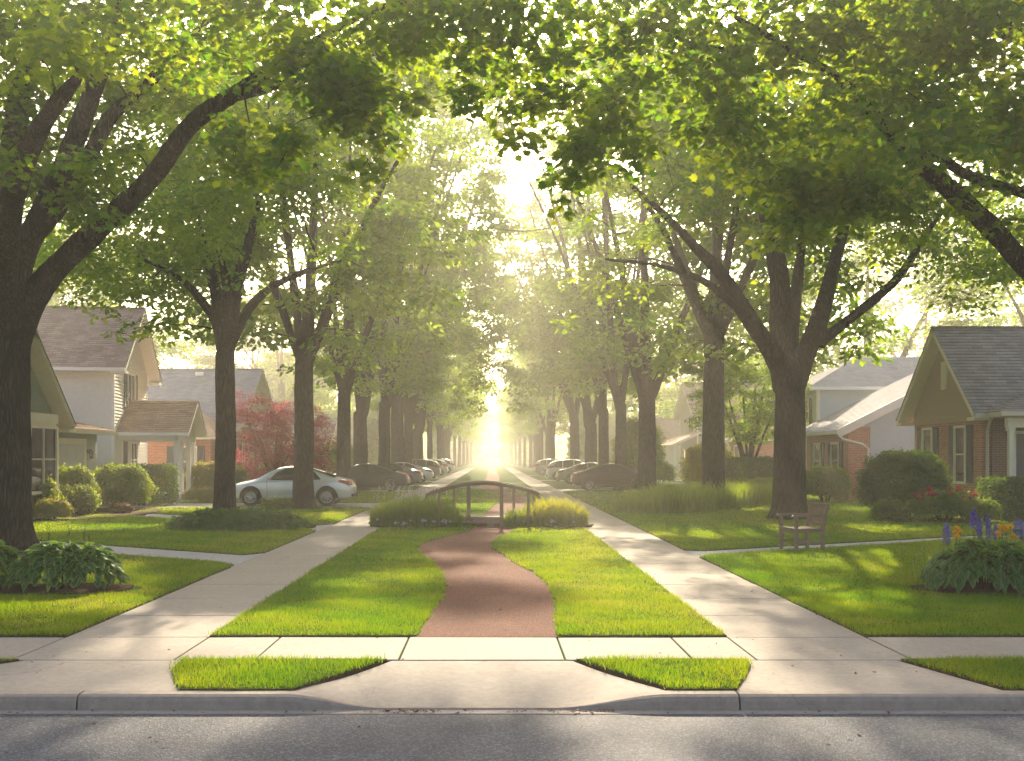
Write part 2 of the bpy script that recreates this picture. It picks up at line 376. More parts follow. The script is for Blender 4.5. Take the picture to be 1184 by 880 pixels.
M['shTan'] = m_shingle("tan_shingle", (0.30, 0.205, 0.15), (0.44, 0.31, 0.225))
M['glass'] = m_glass(); M['carglass'] = m_glass("car_glass", (0.03, 0.035, 0.035), 0.02)
M['door'] = flat("door_paint", (0.30, 0.11, 0.07), 0.5, 0, 0.1)
M['garage'] = flat("garage_door_paint", (0.62, 0.60, 0.56), 0.6, 0, 0.05)
M['metal'] = flat("dark_metal", (0.06, 0.055, 0.05), 0.45, 0.6, 0.15)
M['wood'] = m_wood("weathered_wood", (0.15, 0.105, 0.07), (0.31, 0.22, 0.15))
M['woodD'] = m_wood("bridge_timber", (0.22, 0.145, 0.095), (0.42, 0.29, 0.19))
M['deck'] = m_wood("deck_boards", (0.24, 0.17, 0.13), (0.38, 0.29, 0.23))
M['tyre'] = flat("tyre_rubber", (0.018, 0.018, 0.019), 0.85, 0, 0.2)
M['rim'] = flat("alloy_rim", (0.55, 0.55, 0.56), 0.3, 0.7, 0.1)
M['archblack'] = flat("black_trim_and_arch_gap", (0.012, 0.012, 0.012), 0.9, 0, 0.1)  # black trim, also the painted dark of the wheel arch gaps
M['taillight'] = flat("red_lens", (0.42, 0.015, 0.015), 0.12, 0, 0.1)
M['headlight'] = flat("clear_lens", (0.7, 0.7, 0.7), 0.08, 0.3, 0.05)
M['plate'] = flat("plate", (0.7, 0.7, 0.7), 0.5)
# ------------------------------------------------------------------ ground, road, walks
GX = 360
m = MB()
m.quad((-GX, -60, -0.22), (GX, -60, -0.22), (GX, 8.846, -0.22), (-GX, 8.846, -0.22))
m.quad((-GX, 8.846, -0.22), (GX, 8.846, -0.22), (GX, 8.846, -0.012), (-GX, 8.846, -0.012))
m.quad((-GX, 8.846, -0.012), (GX, 8.846, -0.012), (GX, 420, -0.012), (-GX, 420, -0.012))
tag(m.build('ground', M['turf']), kind='structure')
m = MB(); m.quad((-GX, -59, -0.112), (GX, -59, -0.112), (GX, 7.42, -0.112), (-GX, 7.42, -0.112))
tag(m.build('road', M['asphalt']), kind='structure')
m = MB(); m.box(-60, 60, 7.424, 7.53, -0.2, -0.107)
tag(m.build('gutter_strip', M['walk']), kind='structure')

def sstep(a, b, x):
    t = min(1, max(0, (x - a) / (b - a))); return t * t * (3 - 2 * t)
def curb_h(X):
    return 0.012 + 0.094 * (1 - sstep(-1.55, -0.80, X) + sstep(0.45, 1.35, X))
# kerb: rounded profile swept along X, with joints
m = MB()
joints = [-60, -30, -12, -7.3, -4.9, -3.05, 1.83, 4.9, 7.9, 12, 30, 60]
for a, b in zip(joints[:-1], joints[1:]):
    n = max(2, int((b - a) / 0.08)) if -6 < a < 6 else 2
    xs = np.linspace(a + 0.006, b - 0.006, n); vs = []; fs = []
    for x in xs:
        h = curb_h(x); z = -0.106 + h; r = min(0.045, h * 0.45)
        prof = [(7.531, -0.2), (7.531, -0.107), (7.538, z - r), (7.538 + 0.3*r, z - 0.3*r), (7.538 + r, z), (7.68, z + 0.002), (7.68, -0.2)]
        vs += [(x, p[0], p[1]) for p in prof]
    k = 7
    for i in range(n - 1):
        for j in range(k - 1): fs.append((i*k+j, (i+1)*k+j, (i+1)*k+j+1, i*k+j+1))
    fs.append(tuple(range(k))); fs.append(tuple(reversed(range((n-1)*k, n*k))))
    m.add(vs, fs)
tag(m.build('kerb', M['curb']), kind='structure')
# dropped apron of the ramp
m = MB(); ny, nx = 14, 40; vs = []; fs = []
for j in range(ny + 1):
    t = j / ny; y = 8.842 + (7.684 - 8.842) * t
    x0 = -0.86 + (-1.52 + 0.86) * t; x1 = 0.70 + (1.33 - 0.70) * t
    for i in range(nx + 1):
        X = x0 + (x1 - x0) * i / nx; z = -0.006 - (0.106 - curb_h(X)) * (t ** 1.1)
        vs.append((X, y, z))
for j in range(ny):
    for i in range(nx): fs.append((j*(nx+1)+i, (j+1)*(nx+1)+i, (j+1)*(nx+1)+i+1, j*(nx+1)+i+1))
m.add(vs, fs)
tag(m.build('ramp_apron', M['walk'], smooth=True), kind='structure')
# flat aprons where the two long walks meet the kerb
m = MB()
m.prism([(-4.02, 8.842), (-2.66, 8.842), (-2.60, 8.4), (-2.33, 7.69), (-5.1, 7.69)], -0.1, -0.002)
m.prism([(2.22, 8.842), (3.50, 8.842), (3.85, 7.69), (1.84, 7.69)], -0.1, -0.002)
tag(m.build('apron', M['walk'], bevel=0.006), kind='structure')
rnd = random.Random(3)
def slabs(m, cells):
    for (x0, x1, y0, y1) in cells:
        g = 0.009; dz = [rnd.uniform(-0.003, 0.003) for _ in range(4)]
        m.add([(x0+g, y0+g, -0.1), (x1-g, y0+g, -0.1), (x1-g, y1-g, -0.1), (x0+g, y1-g, -0.1),
               (x0+g, y0+g, dz[0]), (x1-g, y0+g, dz[1]), (x1-g, y1-g, dz[2]), (x0+g, y1-g, dz[3])],
              [(4,5,6,7),(0,1,5,4),(1,2,6,5),(2,3,7,6),(3,0,4,7)])
WL0, WL1, WR0, WR1 = -4.15, -2.75, 2.30, 3.65
m = MB(); cells = []
xs = [-60, -30, -14, -9.2, -6.6, WL0, WL1, -2.05, -0.80, 0.64, 1.75, WR0, WR1, 6.1, 8.9, 14, 30, 60]
for a, b in zip(xs[:-1], xs[1:]): cells.append((a, b, 8.85, 9.97))
for (a, b) in ((WL0, WL1), (WR0, WR1)):
    y = 9.97
    while y < 175:
        L = 1.38 if y < 60 else 4.0
        cells.append((a, b, y, y + L)); y += L
slabs(m, cells)
tag(m.build('sidewalk', M['walk'], bevel=0.006), kind='structure')

# red path, S-curved
ctrl_l = [(-0.72, 9.97), (-0.66, 11.5), (-0.60, 12.9), (-0.66, 14.7), (-0.98, 17.1), (-1.42, 19.5), (-1.22, 21.6), (-0.62, 24.1), (-0.35, 26), (-0.3, 29), (-0.15, 33), (0.1, 37), (0.5, 42), (0.35, 48), (-0.3, 54), (-0.7, 60), (-0.7, 70), (-0.4, 90), (-0.4, 170)]
ctrl_r = [(0.63, 9.97), (0.72, 11.5), (0.78, 12.9), (0.70, 15.0), (0.30, 17.6), (0.0, 20.1), (0.16, 22.2), (0.52, 24.1), (0.75, 26), (0.85, 29), (1.0, 33), (1.2, 37), (1.55, 42), (1.4, 48), (0.8, 54), (0.4, 60), (0.4, 70), (0.7, 90), (0.7, 170)]
def smooth2(c, k=8):
    out = []
    P = [Vector(p) for p in c]
    for i in range(len(P) - 1):
        p0, p1, p2, p3 = P[max(i-1,0)], P[i], P[i+1], P[min(i+2,len(P)-1)]
        for j in range(k):
            t = j / k
            out.append(0.5*((2*p1)+(-p0+p2)*t+(2*p0-5*p1+4*p2-p3)*t*t+(-p0+3*p1-3*p2+p3)*t**3))
    out.append(P[-1]); return [tuple(p) for p in out]
PL, PR = smooth2(ctrl_l), smooth2(ctrl_r)
for arr in (PL, PR):
    for i in range(2, len(arr)-1): arr[i] = (arr[i][0] + rnd.uniform(-0.025, 0.025), arr[i][1])
m = MB(); n = len(PL)
m.add([(p[0]-0.05, p[1], 0.004) for p in PL] + [(p[0]+0.05, p[1], 0.004) for p in PR], [(i, n+i, n+i+1, i+1) for i in range(n-1)])
tag(m.build('path', M['red']), kind='structure')

# lawns: raised 3 cm with dark soil edges
def jag(poly, amp=0.02, step=0.35, far=45):
    out = []; k = len(poly)
    for i in range(k):
        a, b = Vector(poly[i]), Vector(poly[(i+1) % k]); L = (b - a).length
        out.append(tuple(a))
        if min(a.y, b.y) > far or L > 60: continue
        nn = int(L / step)
        for j in range(1, nn):
            p = a.lerp(b, j / nn); out.append((p.x + rnd.uniform(-amp, amp), p.y + rnd.uniform(-amp, amp)))
    return out
LEFT, RIGHT = -45, 45
def d1n(X): return 17.0 + 0.62 * (WL0 - X)
def d1f(X): return 18.35 + 0.60 * (WL0 - X)
def d2n(X): return 24.7 + 0.90 * (WL0 - X)
def d2f(X): return 26.4 + 0.92 * (WL0 - X)
lawn_polys = []
lawn_polys.append([(WL1, 10.0)] + [(-0.74, 10.0)] + PL[1:] + [(WL1, 170)])
lawn_polys.append([(0.66, 10.0), (WR0, 10.0), (WR0, 170)] + PR[1:][::-1])
lawn_polys.append([(WL0, 10.0), (WL0-0.02, 16.6), (WL0-0.35, d1n(WL0)), (-14, d1n(-14)), (LEFT, d1n(-14)+1), (LEFT, 10.0)])
lawn_polys.append([(WL0-0.3, d1f(WL0)), (WL0, 18.75), (WL0, 24.2), (WL0-0.4, d2n(WL0-0.4)), (-14, d2n(-14)), (LEFT, d2n(-14)+1), (LEFT, d1f(-14)+1), (-14, d1f(-14))])
lawn_polys.append([(WL0-0.3, d2f(WL0)), (WL0, 26.9), (WL0, 35.4), (WL0-0.4, 35.8), (-10, 35.8), (-14.5, d2f(-14)-0.3), (-14, d2f(-14)-0.4)])
for a, b in ((39.3, 52), (55, 63), (65.5, 73), (75.5, 84), (86.5, 96), (98, 112), (114, 170)):
    lawn_polys.append([(WL0, a+0.3), (WL0, b-0.3), (WL0-0.4, b), (LEFT, b), (LEFT, a), (WL0-0.4, a)])
def rp(X): return 18.25 + 0.55 * (X - WR1)
lawn_polys.append([(WR1, 10.0), (RIGHT, 10.0), (RIGHT, rp(11)), (11, rp(11)-0.02), (WR1+0.3, rp(WR1+0.3)), (WR1, rp(WR1)-0.3)])
lawn_polys.append([(WR1, rp(WR1)+1.05), (WR1+0.3, rp(WR1+0.3)+0.72), (11, rp(11)+0.72), (RIGHT, rp(11)+0.9), (RIGHT, 42.6), (WR1, 42.6)])
for a, b in ((43.5, 52.7), (56.7, 76), (79, 98), (101, 170)):
    lawn_polys.append([(WR1, a+0.3), (WR1+0.4, a), (RIGHT, a), (RIGHT, b), (WR1+0.4, b), (WR1, b-0.3)])
verge = [[(-2.66, 8.84), (-0.90, 8.84), (-1.50, 7.69), (-2.34, 7.69), (-2.62, 8.4)],
         [(0.74, 8.84), (2.20, 8.84), (2.18, 8.6), (1.84, 7.69), (1.36, 7.69)],
         [(-4.08, 8.84), (-9, 8.84), (-9, 7.69), (-5.15, 7.69)],
         [(3.54, 8.84), (9, 8.84), (9, 7.69), (3.89, 7.69)]]
lawn_polys += verge
m = MB()
for p in lawn_polys: m.prism(jag(p), -0.05, 0.013, 0, 1)
tag(m.build('lawn', [M['turf'], M['soil']]), kind='structure')
# paved drives and side paths under and between the lawns
m = MB()
for z, p in ((0, [(WL0+0.0, 16.4), (WL0, 19.0), (-14, d1f(-14)+.3), (-14, d1n(-14)-.3)]),
          (0.0, [(WL0, 24.0), (WL0, 27.2), (-14.5, d2f(-14)+1.2), (-14.5, d2n(-14)-.3)])):
    m.prism(p, -0.05, -0.003)
for a, b in ((35.6, 39.5), (51.8, 55.2), (62.8, 65.7), (72.8, 75.7), (83.8, 86.7), (95.8, 98.2), (111.8, 114.2)):
    m.box(-20, WL0, a, b, -0.05, -0.003)
m.prism([(WR1, rp(WR1)-.35), (11, rp(11)-.05), (14, rp(14)-1.3), (14, rp(14)-.1), (11, rp(11)+.8), (WR1, rp(WR1)+1.1)], -0.05, -0.003)
m.box(WR1, 14, 42.5, 43.6, -0.05, -0.003)
for a, b in ((52.5, 56.9), (75.8, 79.2), (97.8, 101.2)): m.box(WR1, 20, a, b, -0.05, -0.003)
tag(m.build('driveway', M['drive']), kind='structure')

# grass blades
def pip(poly, X, Y):
    ins = np.zeros(len(X), bool); n = len(poly)
    for i in range(n):
        x0, y0 = poly[i]; x1, y1 = poly[(i+1) % n]
        if y0 == y1: continue
        c = ((y0 > Y) != (y1 > Y)); ins ^= c & (X < (x1-x0)*(Y-y0)/(y1-y0)+x0)
    return ins
g = np.random.default_rng(5)
def blades(X, Y, h, w, z0=0.0):
    n = len(X); a = g.uniform(0, 2*np.pi, n); lean = g.uniform(0.1, 0.7, n) * h; b = g.uniform(0, 2*np.pi, n)
    hh = h * g.uniform(0.55, 1.15, n)
    # gentle clumping of height
    hh *= 0.85 + 0.25*np.sin(X*5.1+np.sin(Y*3.3)*2)*np.sin(Y*4.7+X*1.3)
    V = np.zeros((n, 3, 3))
    V[:, 0, 0] = X - np.cos(a)*w/2; V[:, 0, 1] = Y - np.sin(a)*w/2; V[:, 0, 2] = z0
    V[:, 1, 0] = X + np.cos(a)*w/2; V[:, 1, 1] = Y + np.sin(a)*w/2; V[:, 1, 2] = z0
    V[:, 2, 0] = X + np.cos(b)*lean; V[:, 2, 1] = Y + np.sin(b)*lean; V[:, 2, 2] = z0 + hh
    return V.reshape(-1, 3)
VV = []; RR = []
soilspots = []   # filled with (x, y, r) circles that stay bare (beds)
BARE = [(-5.6, 13.45, 1.0), (-6.9, 13.7, 0.8), (6.5, 13.5, 1.0), (7.6, 13.7, .8)]
def sow(x0, x1, y0, y1, dens, h, w, far=False):
    n = int((x1-x0)*(y1-y0)*dens); X = g.uniform(x0, x1, n); Y = g.uniform(y0, y1, n)
    keep = np.zeros(n, bool)
    # within the picture only, with a margin for a step to the side
    keep_v = np.abs(X) < 0.56*Y + 2.5
    ex = g.normal(0, .022, n); ey = g.normal(0, .018, n)
    for p in lawn_polys: keep |= pip(p, X+ex, Y+ey)
    for bx, by, br in BARE: keep &= ((X-bx)/br)**2 + ((Y-by)/(br*0.6))**2 > 1
    keep &= keep_v; X, Y = X[keep], Y[keep]
    if not len(X): return
    pt = np.clip(.5+.5*np.sin(X*2.1+np.sin(Y*1.7)*1.4)*np.sin(Y*2.6+np.cos(X*1.3)*1.7), 0, 1); h = h*(.78+.4*pt)*np.where(g.uniform(0, 1, len(X)) > .985, 1.5, 1)
    VV.append(blades(X, Y, h, w, 0.009))
    r = np.clip(0.45 + 0.2*np.sin(X*0.9+1.3*np.sin(Y*0.5)) + .22*np.sin(X*3.1+Y*1.9+np.sin(Y*4.1))*np.sin(Y*2.3-X*1.1) + g.normal(0, 0.22, len(X)), 0, 1)
    RR.append(np.repeat(r, 3))
sow(-9, 9, 7.69, 8.84, 5200, 0.062, 0.006)
sow(-9, 9, 10, 13, 4000, 0.058, 0.0065)
sow(-11, 11, 13, 17, 2300, 0.058, 0.009)
sow(-14, 14, 17, 24, 1100, 0.06, 0.013)
sow(-17, 18, 24, 34, 420, 0.062, 0.022)
sow(-20, 22, 34, 55, 130, 0.065, 0.04)
V = np.concatenate(VV); Rr = np.concatenate(RR)
tag(np_obj('grass', V, np.arange(len(V)).reshape(-1, 3), Rr, M['grass']), kind='stuff')
# ------------------------------------------------------------------ houses
def lp(a, b, t): return tuple(a[i] + (b[i]-a[i])*t for i in range(3))
def roof_plane(ms, mt, E0, E1, R1, R0, thick=0.16):
    """shingle courses into ms, boards and soffit into mt; E0->E1 eave, R0/R1 ridge"""
    E0, E1, R1, R0 = [Vector(p) for p in (E0, E1, R1, R0)]
    n = (E1-E0).cross(R0-E0).normalized()
    if n.z < 0: n = -n
    L = ((R0+R1)/2 - (E0+E1)/2).length; k = max(2, int(L/0.15)); h = (E1-E0).normalized()*0.025
    dn = ((E0+E1)/2 - (R0+R1)/2).normalized()*0.03
    for i in range(k):
        a, b = i/k, (i+1)/k
        l0, l1 = E0.lerp(R0, a)-h, E1.lerp(R1, a)+h; u0, u1 = E0.lerp(R0, b)-h, E1.lerp(R1, b)+h
        if i == 0: l0 = l0+dn; l1 = l1+dn
        lo0, lo1 = l0+n*0.024, l1+n*0.024; up0, up1 = u0+n*0.006, u1+n*0.006
        ms.quad(lo0, lo1, up1, up0); ms.quad(l0+n*0.001, l1+n*0.001, lo1, lo0)
    d = n*thick
    v = [E0-d, E1-d, R1-d, R0-d, E0, E1, R1, R0]
    mt.add(v, [(3,2,1,0),(4,5,6,7),(0,1,5,4),(1,2,6,5),(2,3,7,6),(3,0,4,7)])
def siding(mb, O, U, Nn, ext, z0, z1, e=0.13):
    """lapped boards on a wall: O origin (z ignored), U along wall, Nn outward, ext(z)->(u0,u1)"""
    O, U, Nn = Vector(O), Vector(U).normalized(), Vector(Nn).normalized(); k = max(1, round((z1-z0)/e)); e = (z1-z0)/k
    for i in range(k):
        a, b = z0+i*e, z0+(i+1)*e; (a0, a1), (b0, b1) = ext(a), ext(b)
        P = lambda u, z, o: O + U*u + Nn*o + Vector((0, 0, z))
        q = [P(a0, a, .03), P(a1, a, .03), P(b1, b, .004), P(b0, b, .004)]
        mb.quad(*q); mb.quad(P(a0, a, 0), P(a1, a, 0), q[1], q[0])
def flatwall(mb, O, U, ext, z0, z1, mid=None, m=0):
    O, U = Vector(O), Vector(U).normalized()
    P = lambda u, z: O + U*u + Vector((0, 0, z)); zs = [z0] + (mid or []) + [z1]
    for a, b in zip(zs[:-1], zs[1:]):
        (a0, a1), (b0, b1) = ext(a), ext(b); mb.quad(P(a0, a), P(a1, a), P(b1, b), P(b0, b), m)
def window(parent, O, U, Nn, u0, u1, z0, z1, mat='white', shut=0.0, cols=1, rows=2, glass='glass', proud=0.03):
    O, U, Nn = Vector(O), Vector(U).normalized(), Vector(Nn).normalized(); Z = Vector((0, 0, 1))
    P = lambda u, z, o: O + U*u + Z*z + Nn*o
    m = MB(); t = 0.075
    def bx(a, b, c, d, o0, o1, mb=m):
        v = [P(a,c,o0),P(b,c,o0),P(b,d,o0),P(a,d,o0),P(a,c,o1),P(b,c,o1),P(b,d,o1),P(a,d,o1)]
        mb.add(v, [(3,2,1,0),(4,5,6,7),(0,1,5,4),(1,2,6,5),(2,3,7,6),(3,0,4,7)])
    bx(u0, u0+t, z0, z1, 0, proud+.05); bx(u1-t, u1, z0, z1, 0, proud+.05)
    bx(u0-.002, u1+.002, z1-t, z1+.002, 0, proud+.053); bx(u0-.04, u1+.04, z0-.03, z0+t*.7, 0, proud+.075)
    for i in range(1, cols):
        c = u0 + (u1-u0)*i/cols; bx(c-.025, c+.025, z0, z1, 0, proud+.04)
    for i in range(1, rows):
        c = z0 + (z1-z0)*i/rows; bx(u0+.01, u1-.01, c-.02, c+.02, 0, proud+.036)
    fr = m.build('window', M[mat], parent)
    g_ = MB(); g_.quad(P(u0+.01, z0+.01, proud), P(u1-.01, z0+.01, proud), P(u1-.01, z1-.01, proud), P(u0+.01, z1-.01, proud))
    g_.build('pane', M[glass], fr)
    if shut:
        for a in (u0-.03-shut, u1+.03):
            s = MB(); o0, o1 = proud-.01, proud+.03
            bx(a, a+.05, z0, z1, 0, o1, s); bx(a+shut-.05, a+shut, z0, z1, 0, o1, s)
            bx(a, a+shut, z1-.06, z1+.001, 0, o1+.002, s); bx(a, a+shut, z0-.001, z0+.06, 0, o1+.002, s)
            k = int((z1-z0)/.07)
            for i in range(k):
                z = z0+.06+(z1-z0-.12)*i/k
                s.quad(P(a+.04, z, o1-.004), P(a+shut-.04, z, o1-.004), P(a+shut-.04, z+.07, o0), P(a+.04, z+.07, o0))
            s.build('shutter', M['shutter'], parent)
    return fr
def door(parent, O, U, Nn, u0, u1, z0, z1, mat='door', fmat='white'):
    O, U, Nn = Vector(O), Vector(U).normalized(), Vector(Nn).normalized(); Z = Vector((0, 0, 1))
    P = lambda u, z, o: O + U*u + Z*z + Nn*o
    def bx(mb, a, b, c, d, o0, o1):
        v = [P(a,c,o0),P(b,c,o0),P(b,d,o0),P(a,d,o0),P(a,c,o1),P(b,c,o1),P(b,d,o1),P(a,d,o1)]
        mb.add(v, [(3,2,1,0),(4,5,6,7),(0,1,5,4),(1,2,6,5),(2,3,7,6),(3,0,4,7)])
    m = MB(); bx(m, u0, u1, z0, z1, 0, .05)
    w = (u1-u0)
    for i in range(2):
        for (c, d) in ((.08, .42), (.52, .92)):
            bx(m, u0+w*(.12+.42*i), u0+w*(.46+.42*i), z0+(z1-z0)*c, z0+(z1-z0)*d, 0.03, .062)
    d = m.build('door', M[mat], parent)
    f = MB(); bx(f, u0-.1, u0-.003, z0, z1+.1, 0, .07); bx(f, u1+.003, u1+.1, z0, z1+.1, 0, .07); bx(f, u0-.1, u1+.1, z1+.003, z1+.1, 0, .072)
    f.build('door_frame', M[fmat], d)
    h = MB(); bx(h, u1-.12, u1-.06, z0+.95, z0+1.03, .06, .1); h.build('handle', M['metal'], d)
    return d
def pipe_vent(parent, x, y, z, wide=False):
    m = MB()
    if wide: m.box(x-.22, x+.22, y-.18, y+.18, z, z+.2)
    else: m.tube([(x, y, z-.1), (x, y, z+.35)], .05, 8)
    m.build('roof_vent', M['white' if wide else 'gutter'], parent, bevel=.03 if wide else 0)

class House:
    """local frame: x = away-from-avenue * sx, y = depth; origin at the avenue-side near corner"""
    def __init__(s, name, loc, rz, sx, label, cat='house', group=None):
        s.root = empty(name, (loc[0], loc[1], 0), rz); s.sx = sx; tag(s.root, label, cat, group)
    def p(s, a, d, z): return (s.sx*a, d, z)
    def gable_block(s, L, Wd, z_e, z_r, lower, upper, roofmat, oh_a=.45, oh_d=.4, zsplit=None, near='', cap=.0, trim='trim', gut=True):
        """ridge runs away from the avenue. lower/upper: material keys; zsplit: height where upper begins on the gable"""
        sx = s.sx; half = Wd/2; slope = (z_r-z_e)/half
        zs = z_e if zsplit is None else zsplit
        gx = lambda z: (max(0, (z-z_e)/slope) if z > z_e else 0, Wd - (max(0, (z-z_e)/slope) if z > z_e else 0))
        full = lambda z: (0, Wd)
        is_lap = lambda k: k not in ('brick', 'brickD')
        na = (-sx, 0, 0)
        # backing walls
        m = MB()
        for a in (0.0, L): flatwall(m, s.p(a, 0, 0), (0, 1, 0), gx, 0, z_r-.02, [zs] if abs(zs-z_e) < .01 else sorted([zs, z_e]))
        flatwall(m, s.p(0, 0, 0), (sx, 0, 0), lambda z: (0, L), 0, z_e); flatwall(m, s.p(0, Wd, 0), (sx, 0, 0), lambda z: (0, L), 0, z_e)
        m.build('wall', M[lower], s.root)
        if is_lap(lower):
            w = MB(); siding(w, s.p(0, 0, 0), (0, 1, 0), na, full, 0.25, zs)
            siding(w, s.p(0, 0, 0), (sx, 0, 0), (0, -1, 0), lambda z: (0, L), 0.25, z_e)
            w.build('siding', M[lower], s.root)
            for ya, yb in ((-.03, .07), (Wd-.07, Wd+.03)): c = MB(); c.box(-sx*.03, sx*.07, ya, yb, .2, z_e); c.build('corner_board', M[trim], s.root)
        if upper:
            w = MB(); siding(w, s.p(0, 0, 0), (0, 1, 0), na, gx, zs+.012, z_r-.12); w.build('gable_siding', M[upper], s.root)
            if upper != lower:
                b = MB(); b.box(-sx*.045, 0, -.02, Wd+.02, zs-.14, zs+.012); b.build('frieze_board', M[upper if not is_lap(lower) else trim], s.root)
        ms, mt = MB(), MB(); ze = z_e - oh_d*slope
        mid = half
        roof_plane(ms, mt, s.p(-oh_a, -oh_d, ze), s.p(L+oh_a, -oh_d, ze), s.p(L+oh_a, mid, z_r), s.p(-oh_a, mid, z_r))
        roof_plane(ms, mt, s.p(-oh_a, Wd+oh_d, ze), s.p(L+oh_a, Wd+oh_d, ze), s.p(L+oh_a, mid, z_r), s.p(-oh_a, mid, z_r))
        rf = ms.build('roof', M[roofmat], s.root); mt.build('soffit', M[trim], s.root)
        # ridge cap
        c = MB(); c.bar(s.p(-oh_a-.02, mid, z_r+.02), s.p(L+oh_a, mid, z_r+.02), .26, .035); c.build('ridge_cap', M[roofmat], rf)
        if gut:
            g_ = MB(); y = -oh_d-.06; x0, x1 = s.p(-oh_a, 0, 0)[0], s.p(L+oh_a, 0, 0)[0]
            g_.box(x0, x1, y-.06, y+.055, ze-.13, ze-.005); g_.build('gutter', M['gutter' if trim == 'trim' else 'white'], s.root)
            # boxed eave return at the near and far corners of the avenue gable
            for yy in ((-oh_d, .02), (Wd-.02, Wd+oh_d)): r_ = MB(); r_.box(-sx*oh_a, 0, yy[0], yy[1], ze-.2, ze-.1); r_.build('eave_return', M[trim], s.root)
        return rf
    def downspout(s, a, d, z1, z0=.1, mat='gutter', kick=.35):
        m = MB(); m.tube([s.p(a, d-kick, z1), s.p(a, d-kick*.6, z1-.12), s.p(a, d-.09, z1-.42), s.p(a, d-.07, z1-.6), s.p(a, d-.07, z0)], .045, 8)
        m.build('downspout', M[mat], s.root)

# --- sage house, nearest on the left
Wd = 4.6
h = House('sage_house', (-13.3, 26.5), 0, -1, 'single storey sage green gabled house with bay window, partly behind a huge trunk')
rt = h.root
h.gable_block(9, Wd, 3.15, 5.3, 'sage', 'sage', 'shBrown', .5, .45, 3.0)
m = MB(); siding(m, h.p(-.02, 0, 0), (0, 1, 0), (1, 0, 0), lambda z: (0, 1.0), .3, 2.9)
m2 = MB()                                                             # bay of tall windows
bay = [(0.0, 1.1), (.55, 1.6), (.55, 3.5), (0.0, 4.35)]
for (a0, y0), (a1, y1) in zip(bay[:-1], bay[1:]):
    O = h.p(-a0, y0, 0); Uv = Vector((a1-a0, y1-y0, 0)); Lq = Uv.length; Nn = Vector((Uv.y, -Uv.x, 0))
    window(rt, O, Uv, Nn, .06, Lq-.06, .75, 2.65, 'trim', 0, 1 if Lq < 1.2 else 2, 2)
    m2.quad(Vector(O)+Vector((0,0,.1)), Vector(O)+Uv+Vector((0,0,.1)), Vector(O)+Uv+Vector((0,0,2.75)), Vector(O)+Vector((0,0,2.75)))
m2.prism([(-p[0]*h.sx*1.12, p[1]) for p in bay], 2.72, 3.0); m2.prism([(-p[0]*h.sx, p[1]) for p in bay], .0, .7)
m2.build('bay', M['trim'], rt)
v = MB(); v.box(.03, .07, 2.05, 2.55, 3.9, 4.5)
for i in range(6): v.box(.07, .09, 2.1, 2.5, 3.95+i*.09, 3.99+i*.09)
v.build('gable_vent', M['trim'], rt)
# its garage wing
L0, D0, D1 = 1.0, 4.62, 10.6
gw = MB(); gw.box(h.p(L0,0,0)[0], h.p(7,0,0)[0], D0, D1, 0, 2.72); gw.build('garage_wall', M['sage'], rt)
gs = MB(); siding(gs, h.p(L0, 0, 0), (0, 1, 0), (1, 0, 0), lambda z: (D0, D1), .2, 2.7); gs.build('garage_siding', M['sage'], rt)
gd = MB(); X = h.p(L0, 0, 0)[0]; gd.box(X, X+.05, 6.3, 9.3, 0.02, 2.2)
for i in range(4):
    for j in range(4): gd.box(X+.04, X+.065, 6.4+j*.72, 7.02+j*.72, .12+i*.53, .50+i*.53)
g0 = gd.build('garage_door', M['garage'], rt, bevel=.008)
gf = MB(); gf.box(X, X+.08, 6.12, 6.297, 0, 2.4); gf.box(X, X+.08, 9.303, 9.48, 0, 2.4); gf.box(X, X+.083, 6.12, 9.48, 2.203, 2.4); gf.build('door_frame', M['trim'], g0)
for yy in (5.85, 9.75):
    lm = MB(); lm.box(X, X+.06, yy-.06, yy+.06, 1.9, 2.02); lm.tube([(X+.14, yy, 1.72), (X+.14, yy, 1.95), (X+.14, yy, 2.05)], [.06, .08, .02], 8); lm.bar((X+.05, yy, 2.0), (X+.14, yy, 2.04), .03, .03)
    lm.build('wall_lamp', M['metal'], rt)
ms, mt = MB(), MB(); e = .5
roof_plane(ms, mt, h.p(L0-e, D0+.02, 2.72), h.p(L0-e, D1+e, 2.72), h.p(L0+3.6, D1-2.6, 3.75), h.p(L0+3.6, D0+.02, 3.75))
roof_plane(ms, mt, h.p(L0-e, D1+e, 2.72), h.p(7.5, D1+e, 2.72), h.p(L0+3.6, D1-2.6, 3.75), h.p(L0+3.6, D1-2.6, 3.75))
ms.build('garage_roof', M['shTan'], rt); mt.build('garage_soffit', M['trim'], rt)
gg = MB(); gg.box(X+e, X+e+.11, D0+.1, D1+e, 2.56, 2.69); gg.build('gutter', M['gutter'], rt)

# --- two storey cream house with brick porch
h = House('cream_house', (-14.5, 39.3), R(7), -1, 'two storey cream sided house with brown shingle roof and a gabled front porch')
rt = h.root; Wd = 6.0
rf = h.gable_block(9.5, Wd, 5.55, 7.9, 'cream', 'cream', 'shBrown', .55, .5, 5.4, trim='white')
pipe_vent(rf, -5.0, 1.9, 7.35, True)
window(rt, (0, 0, 0), (0, 1, 0), (1, 0, 0), 2.1, 3.5, 3.75, 5.2, 'white', .42, 2, 1)
window(rt, (0, 0, 0), (-1, 0, 0), (0, -1, 0), 4.5, 5.6, 3.6, 4.9, 'white', 0, 1, 2)
door(rt, (0, 0, 0), (0, 1, 0), (1, 0, 0), 1.3, 2.2, .3, 2.4, 'shutter')
window(rt, (0, 0, 0), (0, 1, 0), (1, 0, 0), 2.7, 3.9, .9, 2.4, 'white', 0, 2, 2)
